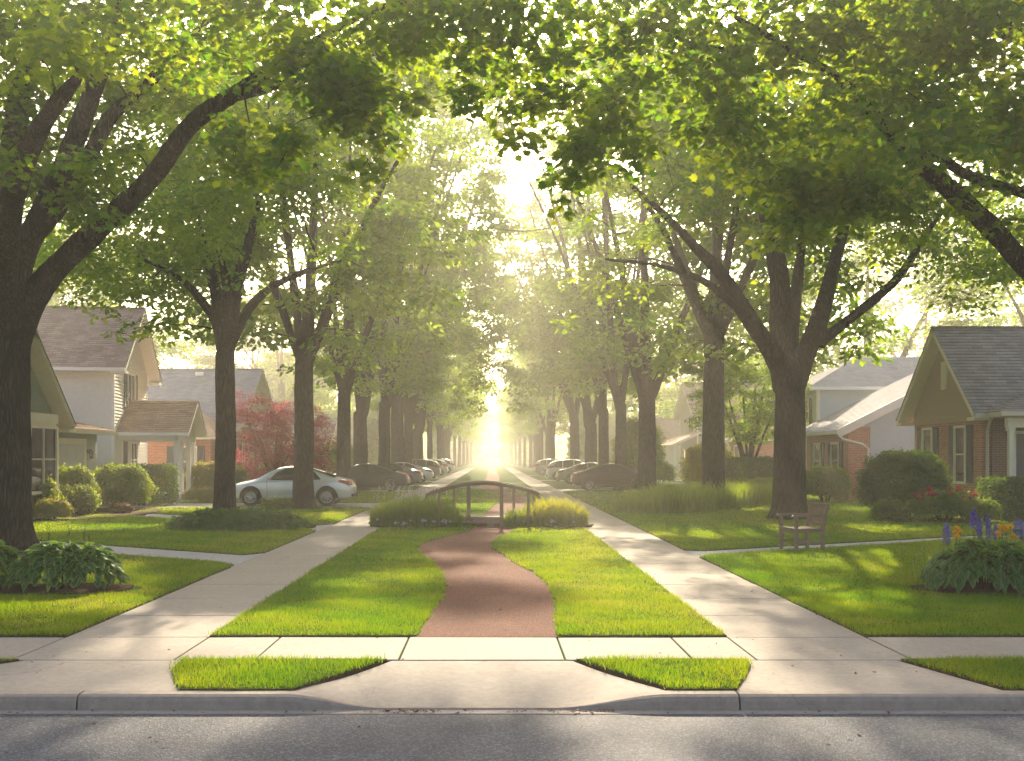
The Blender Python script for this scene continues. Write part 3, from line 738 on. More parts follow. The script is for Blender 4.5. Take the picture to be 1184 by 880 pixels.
pf = MB(); pf.box(0.02, 2.3, .6, 4.6, 0, .28); pf.build('porch_floor', M['drive'], rt)
ms, mt = MB(), MB(); px1 = 2.75
roof_plane(ms, mt, (0.03, .35, 2.75), (px1, .35, 2.75), (px1, 2.6, 4.1), (0.03, 2.6, 4.1))
roof_plane(ms, mt, (0.03, 4.85, 2.75), (px1, 4.85, 2.75), (px1, 2.6, 4.1), (0.03, 2.6, 4.1))
ms.build('porch_roof', M['shTan'], rt); mt.build('porch_soffit', M['white'], rt)
pg = MB(); sl_ = (4.1-2.75)/2.25
flatwall(pg, (2.3, 0, 0), (0, 1, 0), lambda z: (.6+max(0,(z-2.75))/sl_*.98, 4.6-max(0,(z-2.75))/sl_*.98), 2.6, 3.9, [2.75]); pg.build('porch_gable', M['trim'], rt)
bm_ = MB(); bm_.box(.03, 2.32, .55, .72, 2.42, 2.66); bm_.box(.03, 2.32, 4.48, 4.65, 2.42, 2.66); bm_.box(2.15, 2.34, .55, 4.65, 2.41, 2.64); bm_.build('porch_beam', M['white'], rt)
for yy in (.72, 1.7, 3.5, 4.48):
    c = MB(); c.box(2.13, 2.31, yy-.09, yy+.09, .28, 2.41); c.box(2.10, 2.34, yy-.12, yy+.12, .28, .42); c.box(2.10, 2.34, yy-.12, yy+.12, 2.3, 2.405); c.build('porch_column', M['white'], rt)
gg = MB(); gg.box(.03, px1, .22, .33, 2.6, 2.72); gg.build('gutter', M['white'], rt)

# --- brick ranch house with long grey roof
h = House('brick_ranch_house', (-13.1, 52.0), 0, -1, 'low red brick house with long grey blue roof behind the cream house porch')
rt = h.root
rf = h.gable_block(12, 9.0, 3.6, 6.6, 'brick', 'cream', 'shBlue', .5, .5, 3.5)
pipe_vent(rf, -4.6, 2.9, 5.5); pipe_vent(rf, -2.8, 3.9, 6.2, True)
for u in (1.6, 5.0): window(rt, (0, 0, 0), (0, 1, 0), (1, 0, 0), u, u+1.3, .9, 2.5, 'white', .4, 2, 2)
for u in (1.0, 3.6): window(rt, (0, 0, 0), (-1, 0, 0), (0, -1, 0), u, u+1.2, .9, 2.5, 'white', .4, 2, 2)
ew = MB(); ew.box(-4.6, -.25, -3.2, -.02, 0, 2.7); ew.build('entry_wall', M['brick'], rt)
window(rt, (-4.4, -3.2, 0), (1, 0, 0), (0, -1, 0), 2.4, 3.5, .8, 2.3, 'white', .32, 1, 2)
ms, mt = MB(), MB()
roof_plane(ms, mt, (-5, -3.7, 2.75), (.15, -3.7, 2.75), (-1.9, 0, 4.3), (-5, 0, 4.3)); roof_plane(ms, mt, (.15, -3.7, 2.75), (.15, .3, 2.75), (-1.9, 0, 4.3), (-1.9, 0, 4.3))
ms.build('entry_roof', M['shTan'], rt); mt.build('entry_soffit', M['white'], rt)

# --- tan gabled brick house on the right
h = House('tan_brick_house', (14.72, 30.7), 0, 1, 'brick house with tan gable siding, slate grey roof and white porch post')
rt = h.root; Wd = 4.9
h.gable_block(11, Wd, 3.5, 5.95, 'brick', 'tan', 'shGrey', .45, .45, 3.0)
na = (-1, 0, 0)
window(rt, (0, 0, 0), (0, 1, 0), na, .95, 1.75, .95, 2.75, 'trim', .36, 1, 2)
window(rt, (0, 0, 0), (0, 1, 0), na, 3.35, 4.15, .95, 2.75, 'trim', .36, 1, 2)
v = MB(); v.box(-.08, -.02, 2.25, 2.65, 3.95, 4.85)
for i in range(9): v.box(-.1, -.08, 2.29, 2.61, 4.0+i*.09, 4.05+i*.09)
v.build('gable_vent', M['trim'], rt)
h.downspout(.12, 0, 3.0, .05, 'gutter', .42)
# shallow porch: brick and door darkened as recess shade, posts, rail, low hipped roof
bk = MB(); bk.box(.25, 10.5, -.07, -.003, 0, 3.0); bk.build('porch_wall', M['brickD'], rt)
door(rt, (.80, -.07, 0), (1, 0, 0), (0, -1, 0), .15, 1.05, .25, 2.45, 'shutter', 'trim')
pf = MB(); pf.box(.15, 10, -1.15, -.08, 0, .24); pf.build('porch_floor', M['drive'], rt)
ms, mt = MB(), MB()
roof_plane(ms, mt, (-.1, -1.35, 3.08), (10.8, -1.35, 3.08), (10.8, .75, 4.12), (2.3, .75, 4.12)); roof_plane(ms, mt, (-.1, .2, 3.08), (-.1, -1.35, 3.08), (2.3, .75, 4.12), (2.3, .75, 4.12))
ms.build('porch_roof', M['shGrey'], rt); mt.build('porch_soffit', M['trim'], rt)
gg = MB(); gg.box(-.16, 10.8, -1.48, -1.37, 2.94, 3.07); gg.build('gutter', M['gutter'], rt)
bm_ = MB(); bm_.box(.2, 10.4, -1.12, -.94, 2.62, 2.9); bm_.build('porch_beam', M['trim'], rt)
for xx in (.33, 2.9, 5.4):
    c = MB(); c.box(xx-.07, xx+.07, -1.1, -.96, .24, 2.62); c.box(xx-.1, xx+.1, -1.13, -.93, .24, .36); c.box(xx-.1, xx+.1, -1.13, -.93, 2.52, 2.615); c.build('porch_column', M['trim'], rt)
rl = MB()
for x0, x1 in ((.42, 2.82), (2.98, 5.32)):
    rl.box(x0, x1, -1.06, -1.0, 1.0, 1.06); rl.box(x0, x1, -1.05, -1.01, .36, .41)
    for i in range(int((x1-x0)/.11)): rl.box(x0+.05+i*.11, x0+.085+i*.11, -1.045, -1.015, .41, 1.0)
rl.build('porch_railing', M['white'], rt)

# --- blue grey house
h = House('blue_house', (14.75, 42.3), 0, 1, 'blue grey sided house with brick front corner and long sloping roof with white rake')
rt = h.root
bw = MB(); bw.box(0, 9, 0, 5.6, 0, 3.0); bw.build('wall', M['brick'], rt)
gw = MB(); ex = lambda z: (max(.9, (z-3.0)/.51), 9)
flatwall(gw, (0, -.004, 0), (1, 0, 0), lambda z: (.9, 9), 0, 3.0); flatwall(gw, (0, -.004, 0), (1, 0, 0), lambda z: ((z-3.0)/.51, 9), 3.0, 7.4); flatwall(gw, (0, 5.6, 0), (1, 0, 0), lambda z: ((z-3.0)/.51, 9), 3.0, 7.4)
gw.build('gable_wall', M['blue'], rt)
sd_ = MB(); siding(sd_, (0, -.004, 0), (1, 0, 0), (0, -1, 0), ex, .25, 7.3); sd_.build('siding', M['blue'], rt)
ms, mt = MB(), MB()
roof_plane(ms, mt, (-.55, -.5, 2.86), (-.55, 6.0, 2.86), (8.8, 6.0, 7.55), (8.8, -.5, 7.55))
ms.build('roof', M['shBlue'], rt); mt.build('soffit', M['white'], rt)
rk = MB(); rk.bar((-.62, -.53, 2.72), (8.8, -.53, 7.44), .05, .34); rk.build('rake_board', M['white'], rt)
gg = MB(); gg.box(-.68, -.57, -.5, 6.0, 2.72, 2.85); gg.build('gutter', M['white'], rt)
dsp = MB(); dsp.tube([(-.6, -.45, 2.72), (-.3, -.25, 2.5), (.55, -.09, 2.3), (.8, -.09, 2.1), (.8, -.09, .1)], .05, 8); dsp.build('downspout', M['white'], rt)
for u in (1.0, 3.4): window(rt, (0, 0, 0), (0, 1, 0), na, u, u+1.0, .8, 2.4, 'white', .36, 1, 2)
# upper block
ub = MB(); ub.box(1.1, 9.5, 7.4, 14, 0, 5.2); ub.build('upper_wall', M['blue'], rt)
us = MB(); siding(us, (1.1, 7.4, 0), (1, 0, 0), (0, -1, 0), lambda z: (0, 8.4), 2.6, 5.2); siding(us, (1.1, 7.4, 0), (0, 1, 0), na, lambda z: (0, 6.6), .25, 5.2); us.build('upper_siding', M['blue'], rt)
cb = MB(); cb.box(1.05, 1.2, 7.35, 7.5, .2, 5.2); cb.build('corner_board', M['white'], rt)
ms, mt = MB(), MB()
roof_plane(ms, mt, (.55, 6.9, 5.15), (9.5, 6.9, 5.15), (9.5, 10.7, 6.95), (4.2, 10.7, 6.95)); roof_plane(ms, mt, (.55, 6.9, 5.15), (.55, 14.5, 5.15), (4.2, 10.7, 6.95), (4.2, 10.7, 6.95)); roof_plane(ms, mt, (.55, 14.5, 5.15), (9.5, 14.5, 5.15), (9.5, 10.7, 6.95), (4.2, 10.7, 6.95))
rf = ms.build('upper_roof', M['shBlue'], rt); mt.build('upper_soffit', M['white'], rt)
pipe_vent(rf, 6.4, 9.2, 6.2); pipe_vent(rf, 5.6, 8.9, 6.05)
gg = MB(); gg.box(.5, 9.5, 6.78, 6.89, 5.0, 5.14); gg.build('gutter', M['white'], rt)
window(rt, (1.1, 7.4, 0), (0, 1, 0), na, 1.2, 2.4, 3.4, 4.7, 'white', .36, 2, 2)

# --- farther houses
h = House('brick_porch_house', (14.6, 59), 0, 1, 'distant low brick house with white columned entry behind the golden shrubs')
rt = h.root; h.gable_block(10, 7.5, 3.1, 5.0, 'brick', 'tan', 'shTan', .5, .5, 3.0)
door(rt, (0, 0, 0), (0, 1, 0), na, 1.2, 2.2, .2, 2.4)
for u in (3.2, 5.3): window(rt, (0, 0, 0), (0, 1, 0), na, u, u+1.1, .8, 2.4, 'white', .36, 1, 2)
for yy in (.7, 2.7):
    c = MB(); c.box(-.9, -.72, yy-.09, yy+.09, 0, 2.6); c.build('porch_column', M['white'], rt)
ms, mt = MB(), MB(); roof_plane(ms, mt, (-1.3, .3, 2.65), (-1.3, 3.1, 2.65), (0, 3.1, 3.1), (0, .3, 3.1)); ms.build('porch_roof', M['shTan'], rt); mt.build('porch_soffit', M['white'], rt)
h = House('grey_house', (15.5, 77), 0, 1, 'hazy two storey grey house with pinkish roof beyond the tall golden shrub')
rt = h.root; h.gable_block(10, 7.0, 5.3, 7.6, 'grey', 'grey', 'shBrown', .5, .5, 5.1, trim='white')
window(rt, (0, 0, 0), (0, 1, 0), na, 2.2, 3.4, 3.6, 4.9, 'white', .36, 1, 2); window(rt, (0, 0, 0), (0, 1, 0), na, 4.4, 5.6, .9, 2.4, 'white', .36, 1, 2)
window(rt, (0, 0, 0), (1, 0, 0), (0, -1, 0), 1.2, 2.4, 3.6, 4.9, 'white', .36, 1, 2)
ms, mt = MB(), MB(); roof_plane(ms, mt, (-2.2, -1.8, 2.7), (-2.2, 5.5, 2.7), (0, 5.5, 3.7), (0, -1.8, 3.7)); ms.build('porch_roof', M['shTan'], rt); mt.build('porch_soffit', M['white'], rt)
for yy in (-1.4, 1.6, 5.0):
    c = MB(); c.box(-2.0, -1.84, yy-.08, yy+.08, 0, 2.62); c.build('porch_column', M['white'], rt)
h = House('pale_house', (-15.0, 74), 0, -1, 'hazy pale sided house far back beyond the red leaved tree')
rt = h.root; h.gable_block(10, 8.0, 3.2, 5.6, 'cream', 'cream', 'shBrown', .5, .5, 3.1, trim='white')
for u in (1.5, 5): window(rt, (0, 0, 0), (0, 1, 0), (1, 0, 0), u, u+1.2, .9, 2.4, 'white', .36, 2, 2)
h = House('tan_far_house', (-15.5, 96), 0, -1, 'faint tan house almost lost in haze beyond the pale sided house')
rt = h.root; h.gable_block(10, 8.0, 3.2, 5.6, 'tan', 'tan', 'shGrey', .5, .5, 3.1, trim='white')
for u in (1.5, 5): window(rt, (0, 0, 0), (0, 1, 0), (1, 0, 0), u, u+1.2, .9, 2.4, 'white', 0, 2, 2)
h = House('cream_far_house', (15.5, 98), 0, 1, 'faint cream house almost lost in haze beyond the two storey grey house')
rt = h.root; h.gable_block(10, 8.0, 3.2, 5.6, 'cream', 'cream', 'shTan', .5, .5, 3.1, trim='white')
for u in (1.5, 5): window(rt, (0, 0, 0), (0, 1, 0), na, u, u+1.2, .9, 2.4, 'white', 0, 2, 2)
# ------------------------------------------------------------------ foliage
def tmpl_maple():
    half = [(.0, .02), (.20, -.10), (.24, .08), (.52, .10), (.36, .28), (.50, .55), (.26, .50), (.20, .66), (.11, .62), (0, 1.0)]
    pts = half + [(-x, y) for x, y in half[1:-1]][::-1]
    v = [(x, y, -.22*abs(x) - .18*max(0, y-.5)**1.5) for x, y in pts] + [(0, .36, .02)]
    n = len(pts); return np.array(v), np.array([(n, i, (i+1) % n) for i in range(n)])
def tmpl_leaf():
    v = [(0, 0, 0), (.30, .32, -.10), (.22, .72, -.12), (0, 1, -.16), (-.22, .72, -.12), (-.30, .32, -.10)]
    return np.array(v), np.array([(0, 1, 2), (0, 2, 3), (0, 3, 4), (0, 4, 5)])
def tmpl_tuft():
    v = [(0, 0, 0), (.42, .45, -.08), (0, 1, -.2), (-.42, .45, -.08)]
    return np.array(v), np.array([(0, 1, 2), (0, 2, 3)])
T_MAPLE, T_LEAF, T_TUFT = tmpl_maple(), tmpl_leaf(), tmpl_tuft()
def unit(a): return a / np.maximum(np.linalg.norm(a, axis=-1, keepdims=True), 1e-6)
def leaf_obj(name, P, Nn, T, size, rnd, tm, mat, parent=None):
    """P centres, Nn leaf normals, T tip directions (made perpendicular)"""
    tv, tf = tm; Nn = unit(Nn); T = unit(T - Nn*(T*Nn).sum(1, keepdims=True)); B = np.cross(T, Nn)
    V = (P[:, None, :] + size[:, None, None]*(B[:, None, :]*tv[None, :, 0:1] + T[:, None, :]*tv[None, :, 1:2] + Nn[:, None, :]*tv[None, :, 2:3])).reshape(-1, 3)
    k = len(tv); Fc = (tf[None] + (np.arange(len(P))*k)[:, None, None]).reshape(-1, 3)
    return np_obj(name, V, Fc, np.repeat(rnd, k), mat, parent)
def spray_leaves(rg, C, rad, n, lsize, flat=.45, hang=.35):
    """leaves in flattened drooping clumps round centres C with radii rad"""
    P, Nn, T, S, Rn = [], [], [], [], []
    for c, r in zip(C, rad):
        k = max(8, int(n * (r/0.7)**(2 if r > .7 else 1.65) * rg.uniform(.8, 1.2)))
        d = unit(rg.normal(size=(k, 3))); q = rg.uniform(0, 1, k) ** .45
        p = d*q[:, None]*r; p[:, 2] *= flat; hr = np.hypot(p[:, 0], p[:, 1]); p[:, 2] -= .28*hr**2/max(r, .1)
        P.append(c+p); out = p.copy(); out[:, 2] = 0
        Nn.append(np.stack([rg.normal(0, .55, k), rg.normal(0, .55, k), np.ones(k)*.8], 1) + unit(out)*.35)
        T.append(unit(out)*.8 + rg.normal(0, .5, (k, 3)) + np.array([0, 0, -hang]))
        S.append(lsize*rg.uniform(.65, 1.25, k)); b = rg.uniform(.15, .85)
        Rn.append(np.clip(b + rg.normal(0, .2, k), 0, 1))
    return [np.concatenate(a) for a in (P, Nn, T, S, Rn)]

def catmull(pts, rs, k=5):
    P = [Vector(p) for p in pts]; o, ro = [], []
    for i in range(len(P)-1):
        p0, p1, p2, p3 = P[max(i-1, 0)], P[i], P[i+1], P[min(i+2, len(P)-1)]
        for j in range(k):
            t = j/k
            o.append(.5*((2*p1)+(-p0+p2)*t+(2*p0-5*p1+4*p2-p3)*t*t+(-p0+3*p1-3*p2+p3)*t**3)); ro.append(rs[i]+(rs[i+1]-rs[i])*t)
    o.append(P[-1]); ro.append(rs[-1]); return o, ro
def remesh_obj(mb, name, mat, parent, voxel, seed):
    """closed tubes fused into one skin, then given a slightly lumpy bark surface"""
    me = bpy.data.meshes.new(name+"_raw"); me.from_pydata(mb.v, [], mb.f); me.update()
    o = bpy.data.objects.new(name+"_raw", me); COL.objects.link(o)
    md = o.modifiers.new("r", 'REMESH'); md.mode = 'VOXEL'; md.voxel_size = voxel; md.adaptivity = 0.0
    sm = o.modifiers.new("s", 'SMOOTH'); sm.iterations = 3; sm.factor = .5
    dg = bpy.context.evaluated_depsgraph_get(); ev = o.evaluated_get(dg)
    nm = bpy.data.meshes.new_from_object(ev); bpy.data.objects.remove(o); bpy.data.meshes.remove(me)
    nm.name = name
    n = len(nm.vertices); co = np.empty(n*3, np.float32); nm.vertices.foreach_get("co", co); co = co.reshape(-1, 3)
    nr = np.empty(n*3, np.float32); nm.vertices.foreach_get("normal", nr); nr = nr.reshape(-1, 3)
    s = seed*1.7; x, y, z = co[:, 0], co[:, 1], co[:, 2]
    d = .35*np.sin(x*5.1+s+np.sin(z*1.9)*1.5)*np.sin(y*5.7+s) + .3*np.sin(z*2.3+x*3+s)*np.sin(y*3.1-z) + .25*np.sin(x*23+np.sin(z*3.1+s)*2)*np.sin(y*23+np.cos(z*2.7)*2)
    rr = .028 if voxel < .06 else .035
    co = co + nr*(d*rr)[:, None]
    nm.vertices.foreach_set("co", co.ravel()); nm.materials.clear(); nm.materials.append(mat); nm.update()
    nm.polygons.foreach_set("use_smooth", np.ones(len(nm.polygons), dtype=bool))
    return link(bpy.data.objects.new(name, nm), parent)

def hang(rg, px, D, n, r):
    """drooping leafy bough: clump spots along a line"""
    t = np.sort(rg.uniform(0, 1, n)); P = np.array(px, float); seg = np.linspace(0, 1, len(P))
    return [(float(np.interp(a, seg, P[:, 0])+rg.normal(0, 9)), float(np.interp(a, seg, P[:, 1])+rg.normal(0, 7)), D+rg.normal(0, .35), r*rg.uniform(.8, 1.25)) for a in t]
# openings in the canopy: places on the ground that the low sun reaches (x, y, rx, ry, share of clumps missing)
LIT = [(-1.8, 8.25, .9, .6, .95), (1.4, 8.3, .8, .6, .95), (.1, 8.6, .6, .5, .6), (0, 9.4, 1.4, .35, .85), (-1.7, 10.6, 1.0, .6, .95), (1.5, 11.0, .9, 1.1, .95), (0, 10.8, .5, .7, .7),
       (1.3, 14.4, 1.0, 1.2, .95), (1.4, 18.0, .9, .8, .95), (1.3, 21.8, 1.0, 1.0, .95), (-2, 14.0, .7, .4, .8), (-1.9, 18.5, .8, .8, .8), (-1.8, 23, .9, .8, .8),
       (3.0, 9.3, .6, 0.24, .82), (3.0, 11.6, .6, 0.28, .82), (3.0, 13.4, .6, 0.28, .82), (3.0, 15.6, .6, 0.40, .82), (3.0, 18.4, .6, 0.56, .82), (3.0, 22, .6, 0.80, .82), (3.0, 27, .6, 1.20, .82),
       (5.5, 17.3, 1.7, .6, .97), (7.8, 16.4, 1.0, .4, .95), (4.7, 12.4, .6, .7, .9), (8.6, 24.6, 1.8, .9, .9), (5.0, 22.6, 1.0, .7, .9), (-6.2, 15.6, .8, .4, .9), (-8.0, 25.6, 1.0, .6, .9), (-5.2, 30.5, .9, 1.2, .9), (4.3, 14.2, .4, .5, .85), (6.2, 15.4, .4, .3, .9), (7.2, 24, 1.2, .7, .8), (5, 26.5, 1.5, .6, .8),
       (-5.4, 11.8, 1.2, .6, .95), (-5.4, 14.0, .5, .4, .8), (-3.6, 8.5, .5, .4, .8), (-3.3, 9.4, .5, .3, .8), (-10, 24.8, 1.4, .9, .95), (-6, 21.5, .8, .4, .8), (-9.3, 34.5, 1.6, 1.6, .95), (-3.5, 28, .8, 1.6, .9), (-3.5, 21, .6, .6, .7),
       (-12.5, 32, 1.8, 3.0, .97), (-12.6, 28.5, 1.2, 1.2, .9), (-6.5, 25, 1.6, .8, .85), (6.5, 34, 2.5, 1.5, .85), (-12.2, 41, 1.2, 1.5, .95), (10.6, 45.5, 1.6, 2, .95), (1.6, 24.8, 1.2, 1.2, .95), (1.2, 31, 1.0, 2, .97), (-1.6, 30, .8, 1.2, .97), (.2, 36, 2.2, 2, .9), (-.5, 43, 2, 1.5, .8),
       (-3.9, 6.8, .5, .15, .85), (-2.3, 7.2, .5, .15, .85), (.8, 7.0, .7, .12, .85), (2.6, 6.5, .9, .15, .85), (1.4, 5.9, .6, .12, .8), (-1.6, 6.2, .3, .1, .8)]
COT = 1/math.tan(R(SUN_EL)); SAX, SAY = math.sin(R(SUN_AZ))*COT, math.cos(R(SUN_AZ))*COT
def let_light(C, rad, base, rg):
    C = np.asarray(C); sx = C[:, 0]+base[0]-C[:, 2]*SAX; sy = C[:, 1]+base[1]-C[:, 2]*SAY; keep = np.ones(len(C), bool); u = rg.uniform(0, 1, len(C))
    for x, y, rx, ry, pr in LIT:
        keep &= ~(((sx-x)/(rx+.65*rad))**2 + ((sy-y)/(ry+1.35*rad))**2 < 1) | (u > (1.0 if pr >= .9 else pr))
    return C[keep], np.asarray(rad)[keep]
def make_tree(name, label, group, base, r0, hfork, limbs, C, rad, nleaf, lsize, tm, leafmat, seed, voxel=.05, twn=5, cat='tree', lean=(0, 0), flare=.55, leader=None, twigs=True, tw0=.035):
    """limbs: list of (points, radii) relative to the base; C: crown clump centres relative to the base"""
    rg = np.random.default_rng(seed); root = empty(name, (base[0], base[1], 0)); tag(root, label, cat, group)
    C, rad = let_light(C, rad, base, rg)
    mb = MB()
    zs = [-.15, 0, .12, .28, .5, .85, 1.4] + list(np.linspace(2.0, hfork, 5)); top = Vector((lean[0], lean[1], hfork))
    vs, fs = [], []; n = 24; ph = rg.uniform(0, 6.28, 3)
    for z in zs:
        r = r0*(1 - .14*max(0, z)/hfork); c = top*(max(0, z)/hfork)
        for j in range(n):
            t = 2*math.pi*j/n
            fl = flare*math.exp(-max(z, 0)/.24)*(.65+.35*math.sin(5*t+ph[0])*math.sin(2*t+ph[1]))
            rr = r*(1+fl+.035*math.sin(3*t+ph[2]+z*.6)+.025*math.sin(7*t+ph[0]))
            vs.append((c.x+rr*math.cos(t), c.y+rr*math.sin(t), z))
    k = len(zs)
    for i in range(k-1):
        for j in range(n): fs.append((i*n+j, i*n+(j+1) % n, (i+1)*n+(j+1) % n, (i+1)*n+j))
    fs.append(tuple(reversed(range(n)))); fs.append(tuple(range((k-1)*n, k*n)))
    mb.add(vs, fs)
    nodes, nrad = [], []
    thin = MB()
    for pts, rs in limbs:
        P, Rr = catmull(pts, rs, 5)
        cut = next((i for i, r in enumerate(Rr) if r < voxel*.95), len(P))
        if cut > 2: mb.tube(P[:min(cut+1, len(P))], Rr[:min(cut+1, len(P))], 12)
        if cut < len(P): thin.tube(P[max(0, cut-1):], Rr[max(0, cut-1):], 7) if len(P)-max(0, cut-1) > 1 else None
        nodes += [tuple(p) for p in P]; nrad += list(Rr)
    remesh_obj(mb, 'trunk', M['bark'], root, voxel, seed)
    # boughs and twigs grow from the nearest wood out to every clump
    if twigs:
        C = np.asarray(C); order = None
        nodes = np.array(nodes); nrad = np.array(nrad)
        d0 = np.array([np.min(np.linalg.norm(nodes-c, axis=1)) for c in C]); order = np.argsort(d0)
        for i in order:
            c = C[i]; dd = np.linalg.norm(nodes-c, axis=1) + .5*np.maximum(0, nodes[:, 2]-c[2]+.1); j = int(np.argmin(dd))
            a = nodes[j]; L = np.linalg.norm(c-a)
            if L < .15: continue
            kk = max(3, min(7, int(L/.35)+2)); ts = np.linspace(0, 1, kk)
            side = rg.normal(0, .09*L, 3); arch = .10*L
            pts = a + (c-a)*ts[:, None] + side*np.sin(ts*np.pi)[:, None]; pts[:, 2] += arch*np.sin(ts*np.pi)
            rs_ = min(nrad[j]*.62, tw0*.35+tw0*.35*L); rr = rs_ + (max(.006, rs_*.3)-rs_)*ts
            thin.tube(list(pts), list(rr), twn)
            nodes = np.vstack([nodes, pts[1:]]); nrad = np.append(nrad, rr[1:])
    if thin.v: thin.build('branches', M['twig'], root, smooth=True)
    P, Nn, T, S, Rn = spray_leaves(rg, np.asarray(C), rad, nleaf, lsize)
    leaf_obj('crown', P, Nn, T, S, Rn, tm, leafmat, root)
    return root

def dome(rg, n, c, r, zmin, shell=.35):
    """clump centres through a lumpy dome"""
    d = unit(rg.normal(size=(n*3, 3))); d = d/np.maximum((np.abs(d)**2.8).sum(1, keepdims=True)**(1/2.8), 1e-6); q = rg.uniform(shell, 1, n*3) ** .6
    lum = 1 + .16*np.sin(d[:, 0]*4.1+d[:, 2]*3+1)*np.sin(d[:, 1]*3.7+2)
    p = np.array(c) + d*(q*lum)[:, None]*np.array(r); p = p[p[:, 2] > zmin]
    return p[:n]
def auto_limbs(rg, hf, r0, c, r, n, up=.9):
    out = []; a0 = rg.uniform(0, 6.28)
    for i in range(n):
        a = a0 + 2*math.pi*i/n + rg.uniform(-.35, .35); R_ = rg.uniform(.5, .8); zt = c[2] + r[2]*rg.uniform(-.05, .55)
        tip = np.array([c[0]+math.cos(a)*r[0]*R_, c[1]+math.sin(a)*r[1]*R_, zt]); b = np.array([0, 0, hf-.35])
        m1 = b + (tip-b)*.35 + np.array([0, 0, .35]); m2 = b+(tip-b)*.7+np.array([0, 0, .5])
        s = r0*rg.uniform(.42, .6)
        out.append(([b, m1, m2, tip], [s, s*.78, s*.5, s*.2]))
    out.append(([(0, 0, hf-.4), (c[0]*.3, c[1]*.3, hf+1.5), (c[0]*.7, c[1]*.7, c[2]), (c[0], c[1], c[2]+r[2]*.6)], [r0*.75, r0*.6, r0*.36, r0*.1]))
    return out
def rel(px, base): return [tuple(np.array(W(*p)) - np.array((base[0], base[1], 0))) for p in px]
def interp(x, xs, ys): return np.interp(x, xs, ys)

# ---- big near maple on the left
rg = np.random.default_rng(11)
B1 = (-8.95, 18.7)
limbs = [
 (rel([(12, 400, 18.7), (38, 345, 18.5), (71, 304, 18.2), (132, 248, 17.6), (177, 203, 17.1), (223, 142, 16.5), (284, 101, 15.9), (345, 61, 15.3), (405, 25, 14.8), (470, 0, 14.3)], B1), [.36, .25, .215, .19, .17, .145, .12, .095, .065, .035]),
 (rel([(5, 380, 18.7), (22, 304, 18.6), (51, 243, 18.4), (76, 188, 18.2), (109, 101, 17.9), (129, 41, 17.6), (145, -20, 17.3), (170, -90, 17)], B1), [.38, .25, .215, .19, .17, .145, .11, .07]),
 (rel([(30, 284, 18.5), (86, 213, 18.6), (127, 137, 18.9), (167, 101, 19.2), (218, 46, 19.7), (265, 0, 20.2), (330, -60, 20.8)], B1), [.19, .16, .135, .115, .09, .065, .035]),
 (rel([(2, 380, 18.8), (4, 304, 18.9), (13, 203, 19.1), (25, 101, 19.4), (51, 30, 19.6), (80, -40, 19.9), (120, -120, 20.2)], B1), [.38, .28, .24, .205, .165, .12, .07]),
 (rel([(-5, 360, 18.6), (-60, 250, 18.0), (-130, 150, 17.2), (-200, 60, 16.5)], B1), [.36, .27, .2, .1]),
 (rel([(0, 360, 18.4), (10, 250, 17.0), (40, 160, 15.4), (90, 90, 14.2)], B1), [.3, .22, .15, .08]),
 (rel([(260, 115, 16.1), (330, 95, 17.0), (400, 70, 17.8), (480, 55, 18.4)], B1), [.11, .09, .06, .03]),
]
n = 470; X = rg.uniform(-15.5, 0.6, n); D = rg.uniform(12.2, 23.5, n)
zb = interp((X/D)*F+CX, [-300, 0, 60, 110, 160, 220, 300, 330, 370, 430, 460, 500, 540, 600, 640], [260, 225, 235, 225, 165, 165, 175, 125, 115, 165, 110, 70, 95, 75, 40])
zb = CH + (HY-zb)*D/F + .45
t = rg.uniform(0, 1, n)**1.5; Z = zb + t*(.9+.36*np.abs(X)*np.where(D > 15, 1, .75))
ok = (((X+7.5)/8.6)**2 + ((D-18)/6.3)**2 < 1) & ~((X > -5.2) & (D > 16.6))
C = np.stack([X, D, Z], 1)[ok]
ex = [(460, -10, 13.6, .8), (520, -15, 13.8, .8), (560, -5, 13.8, .7), (440, 20, 13.9, .7), (350, -20, 13.8, .9), (500, 92, 25, .8), (470, 70, 25.5, .9), (520, 75, 25, .8), (545, 100, 26, .7), (510, 50, 24.5, .9), (550, 55, 25, .9), (480, 100, 26, .6), (430, 190, 14.4, .34), (400, 120, 14.8, .5), (385, 90, 15, .5), (300, 180, 15.5, .5), (270, 190, 15.2, .5), (230, 195, 15.7, .5), (290, 150, 15.4, .6), (320, 195, 13.2, .30), (330, 165, 13.3, .35),
      (95, 235, 17.0, .55), (120, 215, 17.2, .5), (85, 190, 16.6, .6), (150, 170, 17, .5), (60, 150, 15.5, .8), (20, 120, 15.2, .9), (40, 60, 14.8, .9), (10, 20, 14.6, .9), (180, 60, 15.4, .9), (250, 60, 15.0, .9), (330, 30, 14.7, .8), (420, 40, 14.3, .8), (500, 40, 14.0, .75), (540, 95, 14.4, .42), (520, 60, 14.2, .6), (560, 50, 14.6, .5), (500, 75, 14.4, .45), (560, 15, 14.2, .6), (620, 10, 14.4, .6), (480, 5, 13.8, .8), (400, 5, 13.8, .8), (300, 5, 14, .9), (200, 10, 14.2, .9), (110, 20, 14.3, .9), (590, 45, 14.6, .45), (625, 40, 14.8, .5)]
xp = C[:, 0]/C[:, 1]*F+CX; yp = HY-(C[:, 2]-CH)/C[:, 1]*F
C = C[~((C[:, 1] < 18.6) & (xp < 330) & (yp > 70-.10*xp) & (rg.uniform(0, 1, len(C)) < .88))]
